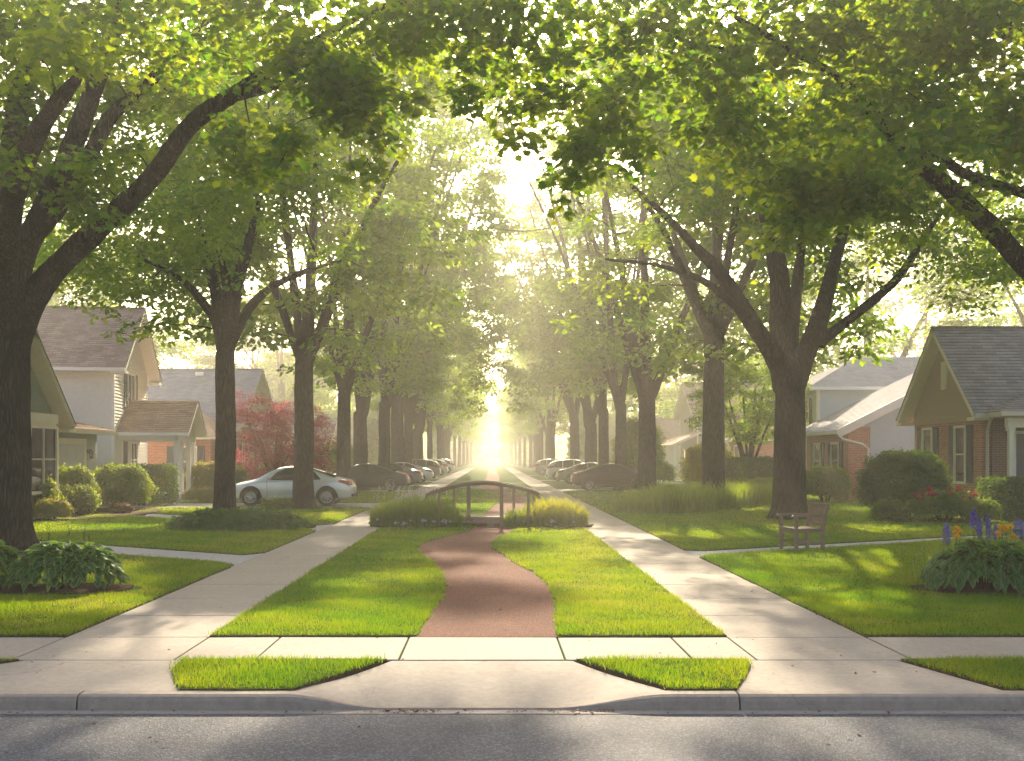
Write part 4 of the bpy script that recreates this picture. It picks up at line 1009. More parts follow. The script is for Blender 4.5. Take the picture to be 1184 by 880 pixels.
for h_ in (([(395, 70), (420, 130), (435, 205)], 14.3, 8, .36), ([(350, 90), (372, 120), (395, 150)], 14.8, 3, .36), ([(450, 90), (462, 125), (455, 160)], 14.3, 4, .34), ([(255, 120), (285, 165), (300, 205)], 15.2, 7, .38), ([(215, 140), (235, 190)], 15.4, 6, .4), ([(330, 140), (322, 190)], 13.4, 5, .32), ([(535, 60), (545, 130)], 14.5, 6, .34), ([(110, 180), (95, 240)], 16.8, 6, .42)): ex += hang(rg, *h_)
ex = [e for i, e in enumerate(ex) if not (300 < e[0] < 570 and e[1] < 82 and i % 2)]
ex = [e for e in ex if not (e[0] < 260 and e[2] < 16.2 and e[1] > 70)]
C2 = np.array([W(a, b, d) for a, b, d, r in ex]); r2 = np.array([e[3] for e in ex])
Call = np.vstack([C, C2]) - np.array([B1[0], B1[1], 0]); rad = np.concatenate([rg.uniform(.5, .95, len(C)), r2])
make_tree('maple_tree', 'huge dark maple with forking limbs rising behind the hosta with sunlit crown', None, B1, .54, 4.1, limbs, Call, rad, 112, .145, T_MAPLE, M['leafA'], 11, .05, 5)

# ---- near maple just outside the right edge, its bough enters the picture
rg = np.random.default_rng(12)
B0 = (11.6, 17.5)
limbs = [
 (rel([(1352, 470, 17.5), (1290, 400, 17.0), (1225, 345, 16.4), (1182, 304, 16.0), (1141, 258, 15.6), (1091, 213, 15.2), (1050, 177, 14.9), (1015, 137, 14.6), (969, 91, 14.3), (920, 60, 14.0), (850, 20, 13.6)], B0), [.34, .26, .2, .165, .155, .14, .12, .10, .08, .06, .03]),
 (rel([(1352, 430, 17.5), (1290, 300, 17.2), (1220, 235, 16.6), (1184, 223, 16.2), (1121, 203, 15.7), (1075, 176, 15.2), (1040, 172, 14.9)], B0), [.3, .2, .13, .10, .085, .07, .04]),
 (rel([(1352, 430, 17.5), (1340, 250, 17.6), (1290, 100, 17.4), (1220, -30, 17), (1150, -120, 16.5)], B0), [.36, .28, .22, .15, .08]),
 (rel([(1290, 100, 17.4), (1180, 40, 16.5), (1060, 0, 15.6), (940, -20, 14.9), (800, -30, 14.4), (690, -25, 14.2)], B0), [.2, .17, .14, .11, .07, .04]),
 (rel([(1352, 430, 17.5), (1400, 250, 18.2), (1450, 100, 19)], B0), [.32, .22, .1]),
 (rel([(850, 60, 14.2), (800, 50, 14.6), (745, 25, 15.0), (715, 60, 15.2), (690, 120, 15.2)], B0), [.06, .05, .04, .03, .015]),
]
n = 460; X = rg.uniform(0.8, 17, n); D = rg.uniform(12.2, 23.0, n)
zb = interp((X/D)*F+CX, [560, 600, 640, 690, 735, 780, 850, 900, 950, 1000, 1060, 1110, 1160, 1230, 1600], [60, 130, 210, 215, 150, 130, 190, 245, 260, 205, 240, 190, 180, 220, 250])
zb = CH + (HY-zb)*D/F + .5
t = rg.uniform(0, 1, n)**1.5; Z = zb + t*(1.0+.38*np.abs(X)*np.where(D > 15, 1, .8))
ok = (((X-9.2)/8.3)**2 + ((D-17.5)/6)**2 < 1) & ~((X < 6.5) & (D > 16.4))
C = np.stack([X, D, Z], 1)[ok]
ex = [(590, -5, 13.8, .8), (650, -10, 13.7, .9), (720, -15, 13.6, .9), (790, -10, 13.6, .9), (860, -15, 13.5, .9), (930, -20, 13.4, .9), (1000, -25, 13.4, 1.), (1080, -20, 13.3, 1.), (1150, -25, 13.3, 1.), (760, 20, 14.4, .8), (690, 25, 14.5, .8), (600, 95, 25, .8), (585, 60, 25, .9), (630, 80, 25.5, .9), (615, 110, 25.5, .7), (655, 60, 25, .9), (575, 85, 26, .7), (600, 160, 15.2, .32), (615, 120, 15.2, .45), (585, 100, 15, .4), (640, 100, 15, .55), (665, 160, 14.6, .5), (700, 150, 14.8, .55), (720, 175, 14.8, .45), (680, 110, 14.6, .6), (660, 60, 14.4, .7), (720, 60, 14.4, .8), (700, 20, 14.2, .8), (780, 30, 14.2, .9), (770, 90, 14.4, .8), (600, 60, 14.8, .55), (630, 70, 14.8, .5),
      (905, 255, 14.2, .5), (930, 240, 14.2, .55), (960, 255, 14.4, .5), (910, 215, 14.1, .6), (980, 200, 14.2, .6), (890, 280, 14.3, .34), (1000, 235, 14.5, .4), (850, 190, 14.4, .6), (820, 150, 14.4, .6), (870, 140, 14.0, .8), (950, 130, 13.7, .8), (1030, 100, 13.6, .9), (1100, 80, 13.6, .9), (1160, 120, 13.7, .9), (1180, 60, 13.6, .9), (1060, 40, 13.4, .9), (980, 40, 13.5, .9), (900, 60, 13.7, .9), (830, 60, 14, .8), (1050, 270, 15.0, .35), (1055, 240, 15, .45), (1110, 235, 15.2, .5), (1145, 210, 15.2, .6), (1175, 255, 15.4, .45), (1000, 90, 13.0, .6), (1090, 130, 13.2, .7), (1150, 20, 13.2, .9), (1010, 5, 13.2, .9), (900, 5, 13.4, .9)]
for h_ in (([(600, 70), (607, 120), (598, 175)], 15.0, 6, .34), ([(640, 90), (660, 170), (648, 245)], 14.6, 8, .37), ([(690, 110), (685, 170), (672, 235)], 14.5, 7, .37), ([(725, 110), (722, 190)], 14.7, 5, .38), ([(900, 190), (935, 240), (900, 285)], 14.2, 9, .4), ([(985, 190), (990, 245)], 14.4, 7, .4), ([(1050, 200), (1052, 280)], 15.0, 7, .36)): ex += hang(rg, *h_)
C2 = np.array([W(a, b, d) for a, b, d, r in ex]); r2 = np.array([e[3] for e in ex])
Call = np.vstack([C, C2]) - np.array([B0[0], B0[1], 0]); rad = np.concatenate([rg.uniform(.5, .95, len(C)), r2])
make_tree('maple_tree', 'maple whose trunk is out of view, only overhanging boughs and leaves showing', None, B0, .5, 4.3, limbs, Call, rad, 100, .145, T_MAPLE, M['leafA'], 12, .05, 5)

# ---- big tree behind the bench
rg = np.random.default_rng(13)
BR = (8.45, 29.0)
limbs = [
 (rel([(909, 445, 29), (893, 410, 28.9), (858, 355, 28.6), (832, 314, 28.3), (807, 289, 28), (770, 250, 27.5), (730, 215, 27)], BR), [.36, .27, .24, .19, .15, .1, .05]),
 (rel([(862, 360, 28.6), (847, 350, 28.2), (812, 324, 27.6), (761, 307, 27), (700, 300, 26.5)], BR), [.14, .13, .1, .07, .03]),
 (rel([(909, 450, 29), (903, 405, 29.1), (901, 324, 29.2), (888, 253, 29.4), (880, 213, 29.5), (860, 140, 29.8), (850, 60, 30)], BR), [.4, .33, .29, .25, .2, .13, .06]),
 (rel([(915, 450, 29), (929, 415, 29), (949, 365, 29.2), (962, 314, 29.5), (980, 250, 30), (1000, 180, 30.5)], BR), [.38, .3, .26, .2, .14, .06]),
 (rel([(948, 400, 29.0), (956, 390, 29), (1000, 355, 28.5), (1040, 319, 28), (1076, 263, 27.5), (1110, 220, 27)], BR), [.17, .16, .14, .12, .08, .04]),
 (rel([(909, 440, 29), (915, 380, 31), (925, 300, 33), (930, 220, 34)], BR), [.3, .24, .16, .07]),
]
n = 480; X = rg.uniform(.9, 16.5, n); D = rg.uniform(22.5, 36, n)
zb = interp((X/D)*F+CX, [560, 600, 640, 680, 720, 760, 800, 850, 900, 950, 1000, 1050, 1100, 1150, 1184, 1300], [230, 300, 325, 330, 300, 300, 260, 240, 280, 270, 250, 300, 330, 335, 330, 330])
zb = CH + (HY-zb)*D/F + .4
t = rg.uniform(0, 1, n)**1.2; Z = zb + t*(12.0-.06*(X-8.5)**2-zb)
ok = (((X-8.7)/7.6)**2 + ((D-29)/6.6)**2 < 1) & (Z > 4.6)
C = np.stack([X, D, Z], 1)[ok]
ex = [(640, 350, 27.5, .7), (655, 370, 27.4, .5), (690, 345, 27.3, .8), (720, 330, 27, .8), (760, 330, 27, .7), (740, 280, 26.8, .9), (680, 290, 27, .9), (610, 320, 28, .6), (700, 365, 27.2, .45), (1100, 340, 27, .8), (1140, 350, 27, .7), (1060, 310, 27.5, .8), (1020, 300, 28, .8), (1160, 320, 27, .8), (1130, 300, 27, .9), (985, 330, 28.2, .5), (1005, 325, 28, .5)]
C2 = np.array([W(a, b, d) for a, b, d, r in ex]); r2 = np.array([e[3] for e in ex])
Call = np.vstack([C, C2]) - np.array([BR[0], BR[1], 0]); rad = np.concatenate([rg.uniform(.55, 1.05, len(C)), r2])
make_tree('shade_tree', 'large shade tree forking low just behind the wooden garden bench', None, BR, .47, 4.0, limbs, Call, rad, 62, .165, T_LEAF, M['leafB'], 13, .055, 5)

# ---- second tree on the left, over the hosta bed
rg = np.random.default_rng(14)
B2 = (-7.35, 28.3)
limbs = [
 (rel([(260, 410, 28.3), (250, 375, 28.2), (235, 350, 28), (205, 320, 27.6), (165, 300, 27.2)], B2), [.2, .15, .12, .08, .04]),
 (rel([(260, 400, 28.3), (252, 350, 28.5), (243, 310, 28.7), (230, 260, 29)], B2), [.24, .19, .14, .06]),
 (rel([(262, 400, 28.3), (272, 340, 28.2), (285, 290, 28.1), (300, 230, 28)], B2), [.24, .2, .14, .06]),
 (rel([(264, 405, 28.3), (282, 365, 28), (310, 335, 27.6), (350, 315, 27.2), (400, 300, 26.8)], B2), [.19, .15, .11, .08, .03]),
 (rel([(262, 390, 28.3), (268, 330, 30), (270, 280, 32)], B2), [.2, .15, .06]),
 (rel([(262, 390, 28.3), (262, 330, 26.8), (250, 280, 25.5)], B2), [.18, .13, .05]),
]
n = 520; X = rg.uniform(-14, -1.6, n); D = rg.uniform(22.5, 34.5, n)
zb = interp((X/D)*F+CX, [0, 60, 100, 150, 200, 240, 290, 340, 400, 450, 520], [335, 335, 345, 365, 350, 330, 345, 350, 330, 310, 260])
zb = CH + (HY-zb)*D/F + .4
t = rg.uniform(0, 1, n)**1.1; Z = zb + t*(10.8-.055*(X+7.4)**2-zb)
ok = (((X+7.6)/6.0)**2 + ((D-28.3)/5.8)**2 < 1) & (Z > 4.6)
C = np.stack([X, D, Z], 1)[ok]
ex = [(120, 360, 28, .6), (135, 385, 27.8, .4), (160, 375, 27.6, .6), (195, 375, 27.6, .5), (90, 345, 28.4, .6), (75, 325, 28.6, .6), (310, 355, 27.5, .5), (140, 340, 28, .8), (180, 340, 28, .8)]
C2 = np.array([W(a, b, d) for a, b, d, r in ex]); r2 = np.array([e[3] for e in ex])
Call = np.vstack([C, C2]) - np.array([B2[0], B2[1], 0]); rad = np.concatenate([rg.uniform(.5, 1.0, len(C)), r2])
make_tree('shade_tree', 'slender shade tree growing out of the low round hosta bed', None, B2, .30, 4.6, limbs, Call, rad, 70, .16, T_LEAF, M['leafB'], 14, .05, 5)

# ---- generic street trees, one mesh per kind, then copies
def street(seed, label, base, r0, hf, c, r, ncl, nl=90, ls=.24, nlimb=5, group='street trees in two rows', vox=.065, zmin=5.2, tm=None, lean=(0, 0), extra=None):
    rg = np.random.default_rng(seed); C = dome(rg, ncl, c, r, zmin)
    if extra is not None: C = np.vstack([C, np.array(extra)-np.array([base[0], base[1], 0])])
    return make_tree('street_tree', label, group, base, r0, hf, auto_limbs(rg, hf, r0, c, r, nlimb), C, rg.uniform(.7, 1.3, len(C)), nl, ls, tm or T_LEAF, M['leafB'], seed, vox, 4, lean=lean, tw0=.05)
def kind(k, seed, label, base, s=1.0, sz=1.0, extra=None):
    P_ = dict(A=(.36, 5.0, (.2, 0, 10.2), (5.7, 5.6, 6.2), 5, .065), B=(.42, 6.0, (.5, 0, 10.6), (5.7, 6.0, 6.4), 5, .065), C=(.42, 4.2, (.1, 0, 11.4), (5.8, 6.0, 8.2), 3, .07), D=(.33, 4.6, (0, 0, 11.6), (5.7, 6.0, 8.0), 4, .07))[k]; inw = -math.copysign(1.3 if base[1] > 50 else .3, base[0])
    r0, hf, c, r, nlb, vx = P_
    return street(seed, label, base, r0*s, hf, (c[0]+inw, c[1], c[2]*sz), (r[0]*s, r[1]*s, r[2]*sz), 260, nl=54, ls=.26*s, nlimb=nlb, vox=vx, zmin=5.3, extra=extra)
rge = np.random.default_rng(7)
def arch(x0, x1, n):     # boughs added high over the path, along the sun's ray, to shade the road
    y = rge.uniform(37, 47, n); return np.stack([rge.uniform(x0, x1, n), y, .488*(y-6.4)+rge.uniform(-.7, .8, n)], 1)
A = kind('A', 21, 'stout trunk standing directly in front of the silver sedan', (-6.38, 34.9))
Bt = kind('B', 22, 'thick barked trunk rising from the long bed of tall grass', (7.95, 36.6))
Ct = kind('C', 23, 'Y forked tree behind the tall grass bed near the dark sedan', (6.85, 45.0), extra=arch(-.2, 3.4, 30))
Dt = kind('D', 24, 'trunk standing just behind the tail of the silver sedan', (-6.55, 45.5), extra=arch(-3.4, .4, 30))
kind('C', 25, 'trunk in front of the middle of the dark blue saloon', (-7.1, 55.5), 1, 1.3)
kind('D', 26, 'straight trunk in front of the bonnet of the dark maroon sedan', (7.0, 55.2), 1, 1.3)
kind('A', 27, 'trunk rising beyond the roof of the dark blue saloon', (-6.3, 60.5), 1.05, 1.65)
kind('D', 28, 'trunk rising just beyond the dark maroon sedan', (6.75, 61.5), 1.05, 1.45)
kind('B', 29, 'first hazy trunk beyond the grey sedan', (-6.5, 71), 1.15, 1.75)
kind('C', 30, 'hazy Y forked tree between the maroon sedan and the white hatchback', (7.2, 74), 1.15, 1.6)
kind('D', 35, 'hazy trunk between the silver sedan tail and the grey hatchback', (-6.4, 79), 1.15, 1.6)
kind('A', 36, 'hazy trunk just beyond the white hatchback', (7.0, 86), 1.2, 1.8)
kind('C', 37, 'hazy tree just beyond the grey hatchback', (-6.3, 88), 1.2, 1.6)
ROW = []
far_l = 'faint trunk far down the left row fading into the bright haze'
far_r = 'faint trunk far down the right row fading into the bright haze'
for i, (y, xl, xr) in enumerate([(100, -6.0, 6.2), (112, -5.7, 6.4), (124, -5.9, 6.2), (137, -5.8, 6.4), (152, -6.6, 6.6), (168, -6.0, 6.6), (187, -5.8, 6.2), (208, -5.6, 5.9), (232, -5.4, 5.6), (262, -5.2, 5.3)]):
    ROW.append(([A, Dt, Bt, Ct][i % 4], (xl, y), 1.05, i*1.3, far_l, 1)); ROW.append(([Dt, Ct, A, Bt][i % 4], (xr, y+3), 1.05, i*1.9+.5, far_r, 2))
for src, b, s, rz, lb, grp in ROW:
    c = copy_tree(src); c.location = (b[0], b[1], 0); c.rotation_euler = (0, 0, rz); wide = .78; c.scale = (s*wide, s*wide, s*.95)
    c['label'] = lb; c['group'] = ['street trees in two rows', 'faint trees of the left row', 'faint trees of the right row'][grp]
# background trees beyond the houses
rgB = np.random.default_rng(31)
BG = [((-29, 78), 1.25, 'pale hazy tree above the long grey blue roof of the brick house', None), ((-40, 70), 1.3, 'hazy tree beyond the cream house roof', None),
      ((27, 74), 1.15, 'pale tree beyond the blue house upper roof', None), ((36, 64), 1.25, 'tall pale tree behind the tan gabled house', None), ((46, 72), 1.3, 'tree beyond the far end of the tan gabled house roof', None),
      ((-22, 108), 1.2, None, 1), ((-30, 128), 1.3, None, 1), ((-17, 138), 1.2, None, 1), ((-24, 160), 1.3, None, 1), ((-48, 112), 1.4, None, 1),
      ((22, 112), 1.2, None, 2), ((30, 130), 1.3, None, 2), ((17, 142), 1.2, None, 2), ((25, 165), 1.3, None, 2), ((46, 108), 1.4, None, 2)]
for i, (b, s, lb, grp) in enumerate(BG):
    c = copy_tree([A, Bt, Ct, Dt][i % 4]); c.location = (b[0], b[1], -.6); c.rotation_euler = (0, 0, i*1.7); c.scale = (s*1.15, s*1.15, s*.95)
    c['label'] = lb or ['', 'faint tree in the far hazy backdrop behind the left row of trunks', 'faint tree in the far hazy backdrop behind the right row of trunks'][grp]
    c['group'] = ['trees behind the houses', 'far backdrop trees on the left', 'far backdrop trees on the right'][grp or 0]

# far-off woodland closing the view
rg = np.random.default_rng(33); k = 60000
X = rg.uniform(-130, 130, k); X = np.sign(X)*np.maximum(np.abs(X), 9+np.abs(X)*.2); Y = np.where(np.abs(X) > 10.5, 122+rg.uniform(0, 1, k)**1.5*14+.12*np.abs(X), 186+rg.uniform(0, 8, k))
kc = 9000; X[:kc] = rg.uniform(-22, 22, kc); Y[:kc] = rg.uniform(286, 306, kc)
H = 10+3.5*np.sin(X*.21+1)+2.5*np.sin(X*.53+2)+1.5*np.sin(X*1.3); Z = H*(1-rg.uniform(0, 1, k)**1.6)*rg.uniform(.9, 1.05, k)
tag(leaf_obj('far_woodland', np.stack([X, Y, Z], 1), rg.normal(size=(k, 3))+np.array([0, -.6, .6]), rg.normal(size=(k, 3)), rg.uniform(.7, 1.5, k), rg.uniform(0, 1, k), T_LEAF, M['leafB']), kind='stuff')

# ---- small ornamental trees
def small_tree(name, label, base, stems, c, r, ncl, nl, ls, mat, seed, zmin, r0=.07, hf=.5):
    rg = np.random.default_rng(seed); C = dome(rg, ncl, c, r, zmin, .3); L = []
    for i in range(stems):
        a = 6.28*i/stems+rg.uniform(-.3, .3); R_ = rg.uniform(.3, .7)
        tip = np.array([c[0]+math.cos(a)*r[0]*R_, c[1]+math.sin(a)*r[1]*R_, c[2]+r[2]*rg.uniform(0, .6)]); b = np.array([0, 0, hf*.6])
        L.append(([b, b+(tip-b)*.4+np.array([0, 0, .25]), tip], [r0*.75, r0*.5, r0*.2]))
    return make_tree(name, label, None, base, r0, hf, L, C, rg.uniform(.3, .6, len(C)), nl, ls, T_LEAF, mat, seed, .04, 4, flare=.3, tw0=.02)
small_tree('red_leaf_tree', 'red leaved ornamental tree spreading behind the silver sedan', (-9.9, 46.5), 5, (0, 0, 2.3), (2.6, 2.2, 2.2), 420, 130, .10, M['leafRed'], 41, .35, .11, .5)
small_tree('ornamental_tree', 'small round many stemmed tree behind the dark hedge on the right', (12.3, 49), 7, (0, 0, 4.6), (2.7, 2.4, 2.4), 330, 110, .14, M['leafB'], 42, 2.6, .14, 1.1)

# ---- shrubs
def shell_pts(rg, n, shape, dims):
    if shape == 'box':
        p = rg.uniform(-1, 1, (n, 3)); p = unit(p)*0+p; ax = rg.integers(0, 5, n)
        nr = np.zeros((n, 3)); d = np.array(dims)
        area = np.array([d[1]*d[2], d[1]*d[2], d[0]*d[2], d[0]*d[2], d[0]*d[1]]); ax = rg.choice(5, n, p=area/area.sum())
        for k, (i, s) in enumerate(((0, 1), (0, -1), (1, 1), (1, -1), (2, 1))):
            q = ax == k; p[q, i] = s; nr[q, i] = s
        dep = 1 - rg.uniform(0, 1, n)**2*.16
        P = p*d*dep[:, None]
        P += nr*(.05*np.sin(P[:, 0:1]*5+P[:, 2:3]*4)*np.sin(P[:, 1:2]*6+1))
        edge = np.clip(np.abs(p)*1, 0, 1); rnd_ = (np.sort(np.abs(p), 1)[:, 1] > .9); P[rnd_] *= .97
        return P, nr
    d = unit(rg.normal(size=(n, 3))); d[:, 2] = np.where(d[:, 2] < -.55, -d[:, 2], d[:, 2])
    lum = 1 + .07*np.sin(d[:, 0]*6+2)*np.sin(d[:, 1]*5+d[:, 2]*5) + .06*np.sin(d[:, 2]*11+d[:, 0]*9) + .05*np.sin(d[:, 1]*13+d[:, 0]*3)
    q = 1 - rg.uniform(0, 1, n)**2*.32
    return d*np.array(dims)*(lum*q)[:, None], d
def shrub(name, label, base, dims, n, ls, mat, seed, shape='round', cat='shrub', group=None, tipup=.5, zoff=None, rz=0, tm=None):
    rg = np.random.default_rng(seed); root = empty(name, (base[0], base[1], 0), rz); tag(root, label, cat, group)
    n = int(n*1.7); hx, hy, hz = dims; P, nr = shell_pts(rg, n, shape, dims); P[:, 2] += hz*(.9 if shape == 'round' else 1.0) if zoff is None else zoff
    k = P[:, 2] > .02; P, nr = P[k], nr[k]; n = len(P)
    P = P + rg.normal(0, ls*.5, P.shape)
    Nn = nr + rg.normal(0, .6, (n, 3)) + np.array([0, 0, .3]); T = nr*.6 + rg.normal(0, .6, (n, 3)) + np.array([0, 0, tipup])
    S = ls*rg.uniform(.6, 1.3, n); cl = .5+.3*np.sin(P[:, 0]*6+P[:, 2]*4)*np.sin(P[:, 1]*5+1)
    leaf_obj('foliage', P, Nn, T, S, np.clip(cl+rg.normal(0, .2, n), 0, 1), tm or T_LEAF, mat, root)
    st = MB()
    for i in range(7):
        a = i*.9+.3; L = .62
        st.tube([(hx*.12*math.cos(a), hy*.12*math.sin(a), -.05), (hx*.3*math.cos(a), hy*.3*math.sin(a), hz*.7), (hx*.55*math.cos(a), hy*.55*math.sin(a), hz*1.4)], [.03, .02, .008], 5)
    st.build('stem', M['twig'], root)
    return root
# left
shrub('round_shrub', 'large round shrub with sunlit top before the cream house garage', (-12.45, 34.2), (1.05, .95, .78), 9000, .075, M['shrub'], 51)
shrub('round_shrub', 'leafy upright shrub under the bay window of the sage house', (-13.2, 32.0), (.85, .7, .75), 6500, .075, M['shrub'], 52)
shrub('round_shrub', 'low rounded shrub in front of the leafy one under the bay window', (-12.7, 31.0), (.75, .6, .46), 5000, .07, M['shrub'], 53)
shrub('round_shrub', 'loose yellow green shrub touching the outline of the huge maple trunk', (-13.1, 29.3), (.7, .65, .62), 5000, .075, M['shrub'], 54)
shrub('round_shrub', 'small gold tinged shrub lowest beside the huge maple trunk', (-12.2, 28.4), (.5, .45, .30), 3500, .06, M['shrubY'], 55)
shrub('clipped_hedge', 'dark clipped hedge in front of the cream house porch', (-12.9, 37.6), (1.25, .6, .72), 9000, .065, M['shrubD'], 56, 'box', 'hedge')
shrub('round_shrub', 'golden shrub against the brick wall beside the slender tree trunk', (-12.2, 44.0), (.95, .8, .80), 6000, .085, M['shrubY'], 57)
shrub('round_shrub', 'low golden shrub in front of the taller golden one by the brick wall', (-11.2, 40.0), (.8, .5, .26), 3500, .07, M['shrubY'], 58)
shrub('round_shrub', 'dark shrub behind the front wheel end of the silver sedan', (-11.4, 44.5), (.9, .8, .72), 5000, .08, M['shrub'], 59)
shrub('round_shrub', 'hazy green shrub behind the red leaved tree', (-10.9, 56), (1.6, 1.2, 1.05), 6000, .12, M['shrub'], 60)
shrub('round_shrub', 'hazy tall shrub between trunks behind the dark blue saloon', (-10.2, 66), (1.8, 1.3, 1.4), 6000, .14, M['shrub'], 61)
shrub('russet_shrub', 'tiny russet shrub on the mulch below the large round shrub', (-11.5, 31.8), (.35, .28, .15), 1200, .05, M['litter'], 62)
shrub('ground_tuft', 'low green tuft at the foot of the trunk before the silver sedan', (-7.2, 34.9), (.62, .35, .16), 2500, .07, M['shrub'], 63, cat='plant')
# right
shrub('round_shrub', 'large dark rounded shrub covering the corner of the tan gabled house', (12.05, 29.9), (1.28, 1.1, 1.0), 13000, .075, M['shrubD'], 71)
shrub('clipped_hedge', 'long dark clipped hedge below the tan house porch', (15.55, 28.6), (1.75, .6, .58), 14000, .055, M['shrubD'], 72, 'box', 'hedge')
shrub('round_shrub', 'rounded green shrub below the brick corner of the blue house', (13.2, 40.5), (1.0, .8, .72), 7000, .075, M['shrub'], 73)
shrub('round_shrub', 'low rounded green shrub between the bench tree and the dark hedge', (11.2, 42.2), (.75, .6, .46), 4500, .07, M['shrub'], 74)
shrub('clipped_hedge', 'dark hedge under the small many stemmed tree', (12.0, 46.5), (1.2, .8, .85), 8000, .08, M['shrubD'], 75, 'box', 'hedge')
shrub('gold_shrub', 'tall golden shrub glowing behind the thick barked trunk', (10.3, 48.5), (1.25, 1.1, 1.25), 7500, .10, M['shrubY'], 76)
shrub('gold_shrub', 'small low golden shrub beside the dark hedge under the small tree', (11.3, 47.0), (.7, .6, .42), 3500, .08, M['shrubY'], 77)
shrub('round_shrub', 'pale hazy tall shrub behind the Y forked tree by the tall grass', (8.6, 60), (1.5, 1.3, 2.1), 7000, .13, M['shrub'], 78)
shrub('round_shrub', 'hazy low shrub by the porch of the grey house', (10.2, 64), (1.3, 1.0, .75), 4500, .11, M['shrub'], 79)
shrub('round_shrub', 'small pale green mound between the red flowers and the long hedge', (13.15, 27.5), (.5, .4, .32), 3000, .055, M['shrub'], 80)
shrub('round_shrub', 'small dark mound at the foot of the large dark shrub', (11.1, 28.6), (.45, .4, .28), 2500, .06, M['shrub'], 81)
fb = shrub('flowering_shrub', 'bushy plant with red flower heads before the large dark shrub', (12.35, 27.9), (.95, .55, .42), 7000, .06, M['shrub'], 82, cat='flower bush')
def flower_mesh(name, n, r, mat, seed, tall=1.0, ps=.02, parent=None):
    rg = np.random.default_rng(seed); d = unit(rg.normal(size=(n, 3))); P = d*r*rg.uniform(.6, 1, (n, 1)); P[:, 2] *= tall
    return leaf_obj(name, P, d+rg.normal(0, .3, (n, 3)), rg.normal(size=(n, 3)), ps*rg.uniform(.7, 1.3, n), rg.uniform(0, 1, n), T_LEAF, mat, parent)
rr_ = random.Random(8); f0 = None
for i in range(34):
    a = rr_.uniform(0, 6.28); q = math.sqrt(rr_.uniform(.05, 1)); x, y = .9*q*math.cos(a), .5*q*math.sin(a); z = .42*1.9*math.sqrt(max(.05, 1-.72*q*q))+rr_.uniform(-.02, .16)
    if f0 is None: f0 = flower_mesh('flower_head', 45, .055, M['redfl'], 5, .7, .045, fb); o = f0
    else: o = f0.copy(); COL.objects.link(o); o.parent = fb
    s = rr_.uniform(.9, 1.7); o.location = (x, y, z+.05); o.scale = (s, s, s); o.rotation_euler = (0, 0, i)

# ---- reed-like clumps
def reed_arrays(rg, X, Y, h, w, bend=.5):
    n = len(X); a = rg.uniform(0, 6.28, n); b = rg.uniform(0, 6.28, n); hh = h*rg.uniform(.6, 1.12, n)
    le = bend*hh*rg.uniform(.15, 1, n); V = np.zeros((n, 5, 3)); sx, sy = np.cos(a)*w/2, np.sin(a)*w/2
    mx, my = X+np.cos(b)*le*.25, Y+np.sin(b)*le*.25
    V[:, 0] = np.stack([X-sx, Y-sy, np.zeros(n)], 1); V[:, 1] = np.stack([X+sx, Y+sy, np.zeros(n)], 1)
    V[:, 2] = np.stack([mx+sx*.9, my+sy*.9, hh*.6], 1); V[:, 3] = np.stack([mx-sx*.9, my-sy*.9, hh*.6], 1)
    V[:, 4] = np.stack([X+np.cos(b)*le, Y+np.sin(b)*le, hh*(1-.25*rg.uniform(0, 1, n)*bend)], 1)
    t = np.array([(0, 1, 2), (0, 2, 3), (3, 2, 4)])
    return V.reshape(-1, 3), (t[None]+(np.arange(n)*5)[:, None, None]).reshape(-1, 3), np.repeat(np.clip(rg.normal(.5, .25, n), 0, 1), 5)
def disc(rg, n, rx, ry):
    a = rg.uniform(0, 6.28, n); q = np.sqrt(rg.uniform(0, 1, n)); return rx*q*np.cos(a), ry*q*np.sin(a), q
def reed_clump(name, label, base, rx, ry, h, n, w, mat, seed, kind=None, cat='plant', white=0, spikes=0, skirt=None):
    rg = np.random.default_rng(seed); root = empty(name, (base[0], base[1], 0)); tag(root, label, cat, None, kind)
    X, Y, q = disc(rg, n, rx, ry); V, Fc, rn = reed_arrays(rg, X, Y, h*(1.08-.5*q**3), w)
    np_obj('foliage', V, Fc, rn, mat, root)
    if skirt:
        k = n//2; X, Y, q = disc(rg, k, rx*1.02, ry*1.05); P = np.stack([X, Y, rg.uniform(.03, skirt, k)], 1)
        leaf_obj('skirt_leaves', P, rg.normal(0, .5, (k, 3))+np.array([0, -.2, .8]), rg.normal(size=(k, 3)), .06*rg.uniform(.7, 1.3, k), rg.uniform(0, 1, k), T_LEAF, M['shrub'], root)
    f0 = None
    for i in range(white):
        o = flower_mesh('flower_cluster', 40, .07, M['whitefl'], 5, .6, .03, root) if f0 is None else f0.copy()
        if f0 is None: f0 = o
        else: COL.objects.link(o); o.parent = root
        a = rg.uniform(3.5, 6.0) if i % 3 else rg.uniform(5.2, 6.1); o.location = (rx*.95*math.cos(a), ry*1.02*math.sin(a), rg.uniform(.10, .2)); s = rg.uniform(.6, 1.2); o.scale = (s, s, s)
    if spikes:
        X, Y, q = disc(rg, spikes, rx*.9, ry*.9); Pp = []; 
        for x, y in zip(X, Y):
            hh = h*rg.uniform(1.0, 1.3); k = 10; zz = np.linspace(hh-.16, hh, k); Pp.append(np.stack([x+rg.normal(0, .008, k)+(zz-hh)*.1, y+rg.normal(0, .008, k), zz], 1))
        Pp = np.concatenate(Pp); k = len(Pp); leaf_obj('seed_heads', Pp, rg.normal(size=(k, 3)), rg.normal(size=(k, 3))+np.array([0, 0, 1]), .03*np.ones(k), rg.uniform(0, 1, k), T_TUFT, M['whitefl'], root)
    return root
